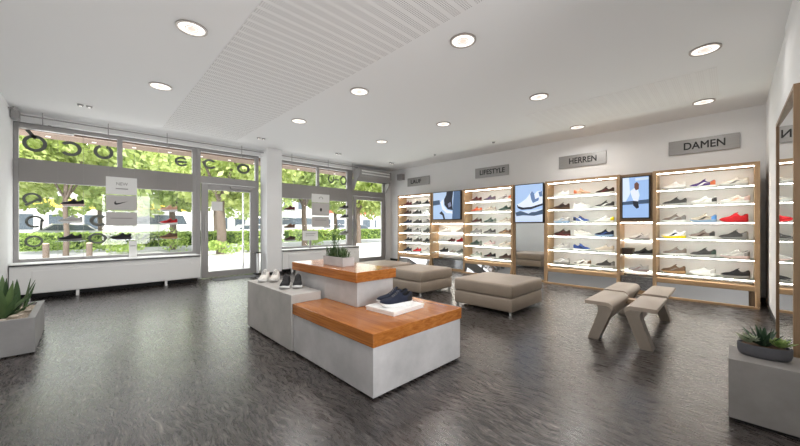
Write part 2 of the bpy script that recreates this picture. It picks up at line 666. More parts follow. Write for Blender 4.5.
arc_decal(win1, -0.20, 2.60, 0.11, 0.05, -140, 140, 1.1)
arc_decal(win1, 0.245, 2.61, 0.11, 0.05, 110, 430, 1.05)
arc_decal(win1, 1.50, 2.60, 0.085, 0.04, 40, 330, 1.2, ((1.42, 2.59), (1.60, 2.60)))
arc_decal(win1, -0.66, 1.66, 0.09, 0.035, -30, 230, 1.05, ((-0.74, 1.55), (-0.58, 1.66)))
arc_decal(win1, -0.63, 1.27, 0.09, 0.035, 0, 300, 1.05, ((-0.55, 1.30), (-0.56, 1.12)))
arc_decal(win1, -0.64, 0.93, 0.085, 0.03, 20, 380, 1.1)
arc_decal(win1, 0.16, 0.96, 0.085, 0.03, 20, 380, 1.3)
arc_decal(win1, 0.18, 1.30, 0.085, 0.05, 40, 320, 1.2)

# door_1: the main entrance with a fanlight above it
m = MB()
frame_bar(m, 1.781, 1.86, 0, 2.95)
frame_bar(m, 3.06, 3.14, 0, 2.95)
frame_bar(m, 1.86, 3.06, 2.17, 2.33)
frame_bar(m, 1.86, 3.06, 2.88, 2.95)
frame_bar(m, 3.14, 3.5, 0.0, 0.06)
door1 = struct('door_1', m, M_frame, bevel=0.004)
m = MB()
m.box(1.865, 2.0, 8.31, 8.37, 0.015, 2.16).box(2.92, 3.055, 8.31, 8.37, 0.015, 2.16)
m.box(2.0, 2.92, 8.31, 8.37, 0.015, 0.15).box(2.0, 2.92, 8.31, 8.37, 2.02, 2.16)
leaf1 = obj('door_leaf', m, M_frame, door1, bevel=0.004)
obj('door_glass', MB().box(1.99, 2.93, 8.338, 8.344, 0.14, 2.03), M_winglass, leaf1)
obj('door_closer', MB().box(2.45, 2.95, 8.25, 8.31, 2.07, 2.13), M_steel, leaf1, bevel=0.006)
hm = MB().tube([(1.935, 8.25, 0.85), (1.935, 8.25, 1.45)], 0.014, 10)
hm.tube([(1.935, 8.25, 0.95), (1.935, 8.312, 0.95)], 0.01, 8).tube([(1.935, 8.25, 1.35), (1.935, 8.312, 1.35)], 0.01, 8)
obj('door_handle', hm, M_steel, leaf1, smooth=40)
obj('push_bar', MB().tube([(2.78, 8.40, 0.15), (2.78, 8.40, 2.0)], 0.018, 10), M_chrome, leaf1, smooth=40)
obj('door_notice', MB().box(2.07, 2.30, 8.330, 8.336, 1.55, 1.76), M_whitecard, leaf1)
obj('fanlight_glass', MB().box(1.85, 3.07, 8.395, 8.401, 2.32, 2.89), M_winglass, door1)
obj('sidelight_glass', MB().box(3.13, 3.5, 8.395, 8.401, 0.05, 2.9), M_winglass, door1)
arc_decal(door1, 2.05, 2.62, 0.09, 0.045, 40, 330, 1.25)
arc_decal(door1, 2.78, 2.60, 0.10, 0.05, 0, 360, 1.2)

# window_2: second shop window right of the pillar
m = MB()
frame_bar(m, 3.46, 3.53, 0.56, 2.95)
frame_bar(m, 5.84, 5.95, 0.56, 2.95)
frame_bar(m, 3.53, 5.84, 0.56, 0.63)
frame_bar(m, 3.53, 5.84, 2.88, 2.95)
frame_bar(m, 4.79, 4.87, 2.34, 2.88)
win2 = struct('window_2', m, M_frame, bevel=0.004)
obj('spandrel_panel', MB().box(3.531, 5.839, 8.345, 8.42, 1.95, 2.34), M_panel, win2)
obj('window_glass', MB().box(3.5, 5.87, 8.395, 8.401, 0.62, 1.96), M_winglass, win2)
obj('window_glass', MB().box(3.5, 4.8, 8.395, 8.401, 2.33, 2.89), M_winglass, win2)
obj('window_glass', MB().box(4.86, 5.87, 8.395, 8.401, 2.33, 2.89), M_winglass, win2)
arc_decal(win2, 5.28, 2.60, 0.10, 0.045, 130, 410, 0.9)
arc_decal(win2, 5.47, 2.60, 0.0, 0.035, 0, 10, 1, ((5.40, 2.60), (5.56, 2.60)))
arc_decal(win2, 5.72, 2.60, 0.12, 0.05, 0, 360, 0.8)

# door_2: the side door under the air curtain
m = MB()
frame_bar(m, 5.951, 6.05, 0, 2.95)
frame_bar(m, 7.33, 7.419, 0, 2.95)
frame_bar(m, 6.05, 7.33, 2.15, 2.33)
frame_bar(m, 6.05, 7.33, 2.88, 2.95)
door2 = struct('door_2', m, M_frame, bevel=0.004)
m = MB()
m.box(6.06, 6.16, 8.31, 8.37, 0.015, 2.14).box(7.22, 7.32, 8.31, 8.37, 0.015, 2.14)
m.box(6.16, 7.22, 8.31, 8.37, 0.015, 0.16).box(6.16, 7.22, 8.31, 8.37, 2.03, 2.14)
leaf2 = obj('door_leaf', m, M_frame, door2, bevel=0.004)
obj('door_glass', MB().box(6.15, 7.23, 8.338, 8.344, 0.15, 2.04), M_winglass, leaf2)
obj('fanlight_glass', MB().box(6.04, 7.34, 8.395, 8.401, 2.32, 2.89), M_winglass, door2)
obj('door_handle', MB().tube([(6.11, 8.25, 0.9), (6.11, 8.25, 1.4)], 0.014, 10)
    .tube([(6.11, 8.25, 1.0), (6.11, 8.312, 1.0)], 0.01, 8).tube([(6.11, 8.25, 1.3), (6.11, 8.312, 1.3)], 0.01, 8), M_steel, leaf2, smooth=40)


# radiator covers with dark stone sills
def radiator_cover(x0, x1, label, panels, legs):
    t = thing('radiator_cover', label, 'radiator cover', ((x0 + x1) / 2, 8.05, 0))
    obj('cover_panel', MB().box(x0, x1, 7.86, 8.275, 0.10, 0.553), M_cover, t, bevel=0.004)
    for a, b in panels:
        obj('front_panel', MB().box(a, b, 7.85, 7.86, 0.115, 0.47), M_cover, t, bevel=0.003)
    obj('sill', MB().box(x0, x1, 7.83, 8.275, 0.553, 0.573), M_sill, t, bevel=0.003)
    obj('sill_board', MB().box(x0, x1, 7.86, 8.275, 0.573, 0.585), M_cover, t)
    for lx in legs:
        obj('leg', MB().box(lx - 0.02, lx + 0.02, 7.87, 7.92, 0, 0.1), M_cover, t)
    obj('shade_board', MB().box(x0, x1, 8.10, 8.26, 0.0, 0.1), M_kick, t)  # near-black board stands in for the shade below the cover
    obj('thermostat', MB().cyl((x1 - 0.16, 7.851, 0.42), 0.02, -0.02, 14, axis='Y'), M_whitecard, t, smooth=40)
    return t


radiator_cover(-0.86, 1.74, 'long white radiator cover with dark sill below the left shop window', [(-0.62, 1.70)], (-0.66, -0.10, 1.15))
radiator_cover(3.54, 5.93, 'white radiator cover with dark sill right of the pillar', [(3.7, 5.85)], (3.8, 4.7, 5.7))
# short white post beside the door
t = thing('barrier_post', 'short white post with dark cap between entrance door and pillar', 'post', (3.02, 8.12, 0))
obj('post', MB().box(3.01, 3.055, 8.08, 8.16, 0.04, 0.53), M_cover, t, bevel=0.004)
obj('cap', MB().box(2.955, 3.085, 8.05, 8.19, 0.53, 0.555), M_dark, t, bevel=0.003)
obj('foot', MB().box(2.95, 3.09, 8.05, 8.19, 0.0, 0.04), M_dark, t, bevel=0.003)
tag(obj('door_mat', MB().box(2.0, 2.95, 7.75, 8.22, 0.0, 0.008), plain('grey_mat', (0.10, 0.10, 0.105), 0.9, var=0.2, scale=120)),
    'dark grey mat on the floor inside the entrance door', 'mat')

# hanging rail along the windows
t = thing('window_rail', 'thin grey curtain rail below the ceiling along the shop windows', 'rail', (0, 8.1, 3.0))
obj('rail', MB().tube([(-0.80, 8.1, 3.01), (6.05, 8.1, 3.01)], 0.012, 8), M_frame, t, smooth=40)
obj('track', MB().box(-0.60, 5.9, 8.14, 8.18, 2.925, 2.94), M_cover, t)
for hx in (-0.52, 0.30, 1.20, 2.65, 3.9, 5.0, 5.85):
    h = MB().tube([(hx, 8.1, 3.01), (hx, 8.1, 2.84), (hx + 0.02, 8.1, 2.815), (hx + 0.05, 8.1, 2.83)], 0.007, 6)
    h.tube([(hx, 8.1, 3.01), (hx, 8.1, CZ)], 0.006, 6)
    obj('hook', h, M_frame, t, smooth=40)
obj('end_box', MB().box(-0.865, -0.77, 8.02, 8.18, 2.93, 3.06), M_frame, t, bevel=0.006)
t2 = thing('spot_holder', 'small grey bracket at the ceiling corner above the left window', 'bracket', (-0.84, 7.85, 3.0))
obj('arm', MB().tube([(-0.865, 7.85, 3.04), (-0.80, 7.9, 3.04)], 0.012, 8), M_frame, t2, smooth=40)
obj('head', MB().cyl((-0.80, 7.9, 3.02), 0.025, 0.06, 14), M_frame, t2, smooth=40)

# metal lamp bar in the top left corner of the window
t = thing('window_light_bar', 'narrow metal lamp bar inside the top of the left window', 'lamp', (-0.4, 8.27, 2.86))
obj('housing', MB().box(-0.80, -0.15, 8.22, 8.31, 2.83, 2.88), M_steel, t, bevel=0.004)
obj('bracket', MB().box(-0.47, -0.43, 8.27, 8.29, 2.88, 2.945), M_frame, t)

# air curtain above the side door
t = thing('air_curtain', 'grey air curtain unit on brackets above the side door', 'air curtain', (6.7, 8.1, 2.6))
prof = [(7.98, 2.98), (8.30, 2.98), (8.30, 2.62), (8.10, 2.62), (7.98, 2.74)]
obj('housing', MB().prism([(6.02, y, z) for y, z in prof], (1.34, 0, 0)), M_frame, t, bevel=0.012)
obj('grille', MB().box(6.12, 7.28, 7.972, 7.98, 2.80, 2.845).box(6.12, 7.28, 7.972, 7.98, 2.885, 2.93), M_whitecard, t)
obj('air_outlet', MB().box(6.08, 7.30, 8.12, 8.22, 2.612, 2.62), M_dark, t)
for bx in (6.0, 7.36):
    obj('bracket', MB().prism([(bx, 8.31, 2.66), (bx, 8.31, 2.30), (bx, 8.27, 2.30), (bx, 8.06, 2.62), (bx, 8.06, 2.66)], (0.02, 0, 0)), M_frame, t)
t = thing('wall_speaker', 'small grey loudspeaker box high on the wall beside the air curtain', 'speaker', (7.5, 7.62, 2.78))
obj('cabinet', MB().box(7.48, 7.62, 7.6, 7.84, 2.72, 2.92), M_frame, t, bevel=0.01)
obj('grille', MB().box(7.472, 7.48, 7.62, 7.82, 2.74, 2.90), M_panel, t)
tag(obj('wall_socket', MB().box(7.612, 7.62, 7.55, 7.63, 0.3, 0.38), M_whitecard, bevel=0.004),
    'white wall socket near the floor left of the far shoe unit', 'socket')

# ------------------------------------------------------------------ ceiling fixtures
cols_w = {0.73: 'first', 2.76: 'second', 4.77: 'third', 6.77: 'fourth'}


def downlight(x, y, label):
    t = thing('ceiling_downlight', label, 'ceiling light', (x, y, CZ), 0, 'round recessed ceiling lights')
    obj('rim', MB().ring((x, y, CZ - 0.012), 0.112, 0.132, 0.012, 40), M_rim, t, smooth=40)
    obj('diffuser', MB().cyl((x, y, CZ - 0.008), 0.112, 0.006, 40), M_lamp, t, smooth=40)
    obj('inner_ring', MB().ring((x, y, CZ - 0.0115), 0.05, 0.056, 0.003, 30), M_rim, t, smooth=40)
    obj('core', MB().cyl((x, y, CZ - 0.0105), 0.036, 0.003, 24), M_lampc, t, smooth=40)
    ld = bpy.data.lights.new('lamp', 'AREA')
    ld.shape = 'DISK'
    ld.size = 0.2
    ld.energy = 13 if y > 0.5 else (2.5 if x < 4 else 4)
    ld.spread = radians(160)
    ld.color = (1.0, 0.97, 0.93)
    lo = bpy.data.objects.new('lamp', ld)
    COL.objects.link(lo)
    lo.parent = t
    lo.location = (0, 0, -0.02)


for x, y, lab in [
    (0.73, 1.9, 'round ceiling light nearest the camera in the column left of the perforated strip'),
    (0.73, 3.62, 'large bright round ceiling light at upper left, left of the perforated strip'),
    (0.73, 5.42, 'round ceiling light left of the perforated strip, nearest the left window'),
    (2.77, 0.1, 'round ceiling light right of the perforated strip, above the camera'),
    (2.77, 1.92, 'round ceiling light right of the perforated strip, largest in that row'),
    (2.77, 3.67, 'round ceiling light right of the perforated strip, middle of that row'),
    (2.77, 5.47, 'round ceiling light beside the far end of the perforated strip'),
    (4.78, 0.2, 'large round ceiling light at upper right, above the bench stools'),
    (4.78, 1.98, 'round ceiling light above the large front ottoman'),
    (4.78, 3.75, 'round ceiling light above the middle ottoman'),
    (4.78, 5.5, 'round ceiling light nearest the second shop window'),
    (6.78, 0.3, 'round ceiling light nearest the DAMEN sign'),
    (6.78, 2.07, 'round ceiling light nearest the HERREN sign'),
]:
    downlight(x, y, lab)


def twin_spot(x, y, label):
    t = thing('ceiling_spot', label, 'ceiling spotlight', (x, y, CZ), 0, 'small recessed ceiling spots')
    obj('plate', MB().box(x - 0.11, x + 0.11, y - 0.06, y + 0.06, CZ - 0.006, CZ), M_whitecard, t, bevel=0.002)
    for s in (-1, 1):
        obj('spot', MB().cyl((x + s * 0.05, y, CZ - 0.03), 0.032, 0.024, 18, 0.04), M_frame, t, smooth=40)
        obj('bulb', MB().cyl((x + s * 0.05, y, CZ - 0.032), 0.018, 0.003, 16), M_lamp, t, smooth=40)


twin_spot(-0.01, 7.1, 'twin spot in the ceiling above the left shop window')
twin_spot(2.72, 7.1, 'twin spot in the ceiling just left of the pillar top')
twin_spot(4.75, 7.2, 'twin spot in the ceiling near the second shop window')
twin_spot(6.6, 7.15, 'twin spot in the ceiling beside the air curtain')
for (x, y, lab) in ((6.6, 3.75, 'small white smoke detector on the ceiling near the LIFESTYLE sign'),
                    (6.65, 5.5, 'small white smoke detector on the ceiling near the farthest sign')):
    t = thing('smoke_detector', lab, 'smoke detector', (x, y, CZ), 0)
    obj('base', MB().cyl((x, y, CZ - 0.012), 0.05, 0.012, 24), M_whitecard, t, smooth=40)
    obj('sensor', MB().cyl((x, y, CZ - 0.035), 0.025, 0.023, 20, 0.035), M_frame, t, smooth=40)


# ------------------------------------------------------------------ sneakers
def lerp_tab(tab, t):
    for (a, va), (b, vb) in zip(tab, tab[1:]):
        if t <= b:
            k = (t - a) / (b - a)
            k = k * k * (3 - 2 * k) if False else k
            return va + (vb - va) * k
    return tab[-1][1]


W_T = [(0, 0.006), (0.02, 0.020), (0.06, 0.030), (0.15, 0.036), (0.3, 0.036), (0.45, 0.037), (0.6, 0.044), (0.72, 0.049),
       (0.82, 0.047), (0.9, 0.039), (0.96, 0.026), (0.99, 0.012), (1, 0.003)]
OFF_T = [(0, 0.0), (0.4, 0.004), (0.7, 0.0), (1, -0.010)]
ZB_T = [(0, 0.006), (0.08, 0.0), (0.7, 0.0), (0.85, 0.006), (1, 0.024)]
ZS_T = [(0, 0.040), (0.2, 0.036), (0.5, 0.029), (0.75, 0.027), (0.9, 0.031), (1, 0.040)]
H_T = [(0, 0.086), (0.03, 0.098), (0.08, 0.099), (0.15, 0.084), (0.23, 0.073), (0.31, 0.077), (0.38, 0.100), (0.42, 0.106), (0.48, 0.097), (0.55, 0.083),
       (0.63, 0.070), (0.72, 0.062), (0.80, 0.058), (0.87, 0.054), (0.93, 0.048), (0.98, 0.040), (1.0, 0.036)]
L_SHOE = 0.30


def shoe_section(t):
    w = lerp_tab(W_T, t)
    return w * 1.05, lerp_tab(OFF_T, t), lerp_tab(ZB_T, t) * 1.3, lerp_tab(ZS_T, t) * 1.02, lerp_tab(H_T, t) * 1.24


def shoe_side(t, s, side, out=0.0):
    """point on the upper's flank; s 0 at the sole, 1 at the rim"""
    w, o, zb, zs, h = shoe_section(t)
    wi = w * 0.93
    rim = wi * (0.60 if t < 0.42 else 0.42)
    a = s * pi / 2
    y = rim + (wi - rim) * cos(a) ** 0.9 if s < 1 else rim
    y += 0.004 * sin(pi * s)
    z = zs + (h - 0.004 - zs) * (sin(a) ** 1.15)
    return Vector(((t - 0.5) * L_SHOE, o + side * (y + out), z))


TS = [0, 0.01, 0.03, 0.06, 0.10, 0.15, 0.20, 0.26, 0.32, 0.37, 0.41, 0.46, 0.52, 0.58, 0.65, 0.72, 0.79, 0.85, 0.90, 0.94, 0.97, 0.99, 1.0]


def build_shoe_meshes():
    S = {}
    # sole
    mb = MB()
    rows = []
    for t in TS:
        w, o, zb, zs, h = shoe_section(t)
        x = (t - 0.5) * L_SHOE * 1.02
        rows.append([(x, o - w * 0.92, zb), (x, o + w * 0.92, zb), (x, o + w * 1.02, zb + 0.3 * (zs - zb)), (x, o + w * 1.0, zs + 0.003),
                     (x, o - w * 1.0, zs + 0.003), (x, o - w * 1.02, zb + 0.3 * (zs - zb))])
    mb.grid(rows, closed=True)
    mb.add([], [])
    n = len(rows)
    mb.f.append(tuple(range(5, -1, -1)))
    mb.f.append(tuple(range((n - 1) * 6, n * 6)))
    S['sole'] = mb.mesh('sole', 50)
    # upper: flanks, and the closed vamp in front of the collar
    mb = MB()
    ks = [0, 0.2, 0.4, 0.6, 0.8, 1.0]
    for side in (1, -1):
        mb.grid([[tuple(shoe_side(t, k, side)) for k in ks] for t in TS])
    front = [t for t in TS if t >= 0.41]
    rows = []
    for t in front:
        a, b = shoe_side(t, 1, 1), shoe_side(t, 1, -1)
        mid = (a + b) / 2 + Vector((0, 0, 0.004))
        rows.append([tuple(a), tuple(a.lerp(mid, 0.55) + Vector((0, 0, 0.0015))), tuple(mid), tuple(b.lerp(mid, 0.55) + Vector((0, 0, 0.0015))), tuple(b)])
    mb.grid(rows)
    S['upper'] = mb.mesh('upper', 60)
    # lining: the bowl inside the collar
    mb = MB()
    rows = []
    for t in [t for t in TS if t <= 0.41]:
        a, b = shoe_side(t, 1, 1), shoe_side(t, 1, -1)
        dz = 0.045 * min(1, t / 0.05) * min(1, (0.43 - t) / 0.06)
        c1 = a.lerp(b, 0.22) - Vector((0, 0, dz))
        c2 = a.lerp(b, 0.78) - Vector((0, 0, dz))
        rows.append([tuple(a), tuple(c1), tuple(a.lerp(b, 0.5) - Vector((0, 0, dz * 1.1))), tuple(c2), tuple(b)])
    mb.grid(rows)
    S['lining'] = mb.mesh('lining', 60)
    # tongue
    mb = MB()
    rows = []
    for i in range(5):
        k = i / 4
        x = (0.50 - 0.13 * k - 0.5) * L_SHOE
        z = 0.121 + 0.024 * k
        hw = 0.014 + 0.003 * k
        rows.append([(x, 0.003 - hw, z - 0.004), (x, 0.003, z), (x, 0.003 + hw, z - 0.004), (x - 0.006, 0.003 + hw, z - 0.008), (x - 0.006, 0.003 - hw, z - 0.008)])
    mb.grid(rows, closed=True)
    mb.f.append((20, 21, 22, 23, 24))
    S['tongue'] = mb.mesh('tongue', 60)
    # laces
    mb = MB()
    for t in (0.44, 0.485, 0.53, 0.575, 0.62):
        a, b = shoe_side(t, 0.93, 1, 0.001), shoe_side(t, 0.93, -1, 0.001)
        mid = (a + b) / 2 + Vector((0, 0, 0.0085))
        mb.tube([a, a.lerp(mid, 0.6) + Vector((0, 0, 0.001)), mid, b.lerp(mid, 0.6) + Vector((0, 0, 0.001)), b], 0.0024, 6)
    S['laces'] = mb.mesh('laces', 60)
    # curved side stripe on each flank
    mb = MB()
    for side in (1, -1):
        rows = []
        for i in range(13):
            k = i / 12
            t = 0.68 - 0.52 * k
            s0 = 0.20 + 0.52 * k ** 1.7
            th = 0.30 * (sin(pi * min(1, k * 1.25 + 0.06)) if k < 0.75 else 0.12 + 0.5 * (1 - k)) * (0.85 if k < 0.5 else 0.6)
            rows.append([tuple(shoe_side(t, max(0.02, s0 - th / 2), side, 0.0012)), tuple(shoe_side(t, min(0.98, s0 + th / 2), side, 0.0012))])
        mb.grid(rows)
    S['side_stripe'] = mb.mesh('side_stripe', 60)
    # heel counter
    mb = MB()
    for side in (1, -1):
        mb.grid([[tuple(shoe_side(t, k, side, 0.0009)) for k in (0.02, 0.3, 0.6, 0.92)] for t in (0.0, 0.01, 0.03, 0.06, 0.10, 0.15, 0.20)])
    S['heel_cap'] = mb.mesh('heel_cap', 60)
    # toe bumper
    mb = MB()
    for side in (1, -1):
        mb.grid([[tuple(shoe_side(t, k, side, 0.0009)) for k in (0.02, 0.3, 0.6)] for t in (0.80, 0.85, 0.90, 0.94, 0.97, 0.99, 1.0)])
    S['toe_cap'] = mb.mesh('toe_cap', 60)
    for me in S.values():
        me.materials.append(None)
    return S


SHOE = build_shoe_meshes()
PAL = {
    'white': (0.80, 0.80, 0.79), 'offwhite': (0.66, 0.64, 0.60), 'lgrey': (0.46, 0.45, 0.44), 'grey': (0.21, 0.205, 0.20),
    'dgrey': (0.062, 0.060, 0.060), 'black': (0.020, 0.020, 0.022), 'navy': (0.017, 0.022, 0.042), 'blue': (0.045, 0.085, 0.27),
    'lblue': (0.30, 0.42, 0.60), 'sky': (0.12, 0.30, 0.68), 'red': (0.55, 0.022, 0.030), 'orange': (0.60, 0.16, 0.07), 'maroon': (0.11, 0.028, 0.030),
    'purple': (0.075, 0.045, 0.16), 'plum': (0.16, 0.13, 0.17), 'brown': (0.14, 0.085, 0.055), 'tan': (0.40, 0.25, 0.14), 'taupe': (0.20, 0.165, 0.145),
    'beige': (0.52, 0.45, 0.37), 'yellow': (0.80, 0.66, 0.03), 'green': (0.045, 0.075, 0.062), 'pink': (0.62, 0.46, 0.44), 'dbrown': (0.055, 0.034, 0.028),
    'gum': (0.45, 0.27, 0.14), 'peach': (0.70, 0.42, 0.30), 'sage': (0.24, 0.27, 0.23),
}
PART_ORDER = ('sole', 'upper', 'lining', 'tongue', 'laces', 'side_stripe', 'heel_cap', 'toe_cap')


def shoe_mat(key):
    return plain('shoe_' + key, PAL[key], 0.7, var=0.10, scale=60, spec=0.2)


def sneaker(loc, rz, label, group, upper='white', sole='white', lining='dgrey', stripe=None, lace='white', heel=None, toe=None, scale=1.0, cat='sneaker'):
    t = thing('sneaker', label, cat, loc, rz, group)
    use = {'sole': sole, 'upper': upper, 'lining': lining, 'tongue': upper, 'laces': lace, 'side_stripe': stripe, 'heel_cap': heel, 'toe_cap': toe}
    for p in PART_ORDER:
        if use[p] is None:
            continue
        o = bpy.data.objects.new(p, SHOE[p])
        COL.objects.link(o)
        o.parent = t
        o.scale = (scale, scale, scale)
        o.material_slots[0].link = 'OBJECT'
        o.material_slots[0].material = shoe_mat(use[p])
    return t


# ------------------------------------------------------------------ shoe wall
XF = 6.95           # front plane of the units
XB = 7.30           # inner back
SHELF_Z = [1.79, 1.525, 1.245, 0.98, 0.69, 0.395]
LED_IDX = 0


def shoe_unit(y0, y1, label):
    """y0 right end, y1 left end (seen from the shop)"""
    t = thing('shoe_unit', label, 'shelving unit', (XF + 0.2, (y0 + y1) / 2, 0), 0, 'oak shoe shelving units')
    w = 0.052
    obj('side_panel', MB().box(XF, 7.48, y0, y0 + w, 0.0, 2.13), M_oak, t, bevel=0.002)
    obj('side_panel', MB().box(XF, 7.48, y1 - w, y1, 0.0, 2.13), M_oak, t, bevel=0.002)
    obj('top_panel', MB().box(XF, 7.48, y0 + w, y1 - w, 2.08, 2.13), M_oakh, t, bevel=0.002)
    obj('bottom_board', MB().box(XF + 0.004, 7.48, y0 + w, y1 - w, 0.245, 0.315), M_oakh, t, bevel=0.002)
    obj('back_panel', MB().box(XB, XB + 0.02, y0 + w, y1 - w, 0.315, 2.08), M_back, t)
    obj('light_strip', MB().box(XF + 0.02, XF + 0.035, y0 + w + 0.005, y1 - w - 0.005, 2.0695, 2.0795), M_led, t)
    for z in SHELF_Z:
        s = obj('shelf', MB().box(XF + 0.012, XB, y0 + w, y1 - w, z, z + 0.012), M_shelfglass, t)
        obj('light_strip', MB().box(XF + 0.02, XF + 0.035, y0 + w + 0.005, y1 - w - 0.005, z - 0.009, z - 0.001), M_led, s)
    # leaning mirror in the foot of the unit
    mm = MB().prism([(XF + 0.02, y0 + w, 0.243), (XF - 0.032, y0 + w, 0.03), (XF - 0.017, y0 + w, 0.03), (XF + 0.035, y0 + w, 0.243)], (0, y1 - y0 - 2 * w, 0))
    obj('foot_mirror', mm, M_mirrorg, t)
    obj('base_trim', MB().box(XF - 0.085, XF + 0.02, y0 + 0.01, y1 - 0.002, 0.0, 0.032), M_oakh, t, bevel=0.002)
    obj('base_cheek', MB().prism([(XF, y0 + w - 0.02, 0.24), (XF, y0 + w - 0.02, 0.03), (XF - 0.075, y0 + w - 0.02, 0.03)], (0, 0.018, 0)), M_oak, t)
    obj('base_cheek', MB().prism([(XF, y1 - w, 0.24), (XF, y1 - w, 0.03), (XF - 0.075, y1 - w, 0.03)], (0, 0.018, 0)), M_oak, t)
    return t


UNITS = {'DAMEN': (-0.286, 0.944), 'HERREN': (1.416, 2.748), 'LIFESTYLE': (3.463, 4.818), 'LAUF': (5.892, 7.247)}
shoe_unit(*UNITS['DAMEN'], 'tall lit oak shoe unit beneath the DAMEN sign, at the right wall')
shoe_unit(*UNITS['HERREN'], 'tall lit oak shoe unit beneath the HERREN sign')
shoe_unit(*UNITS['LIFESTYLE'], 'tall lit oak shoe unit beneath the LIFESTYLE sign')
shoe_unit(*UNITS['LAUF'], 'farthest tall lit oak shoe unit, beneath the LAUF sign')

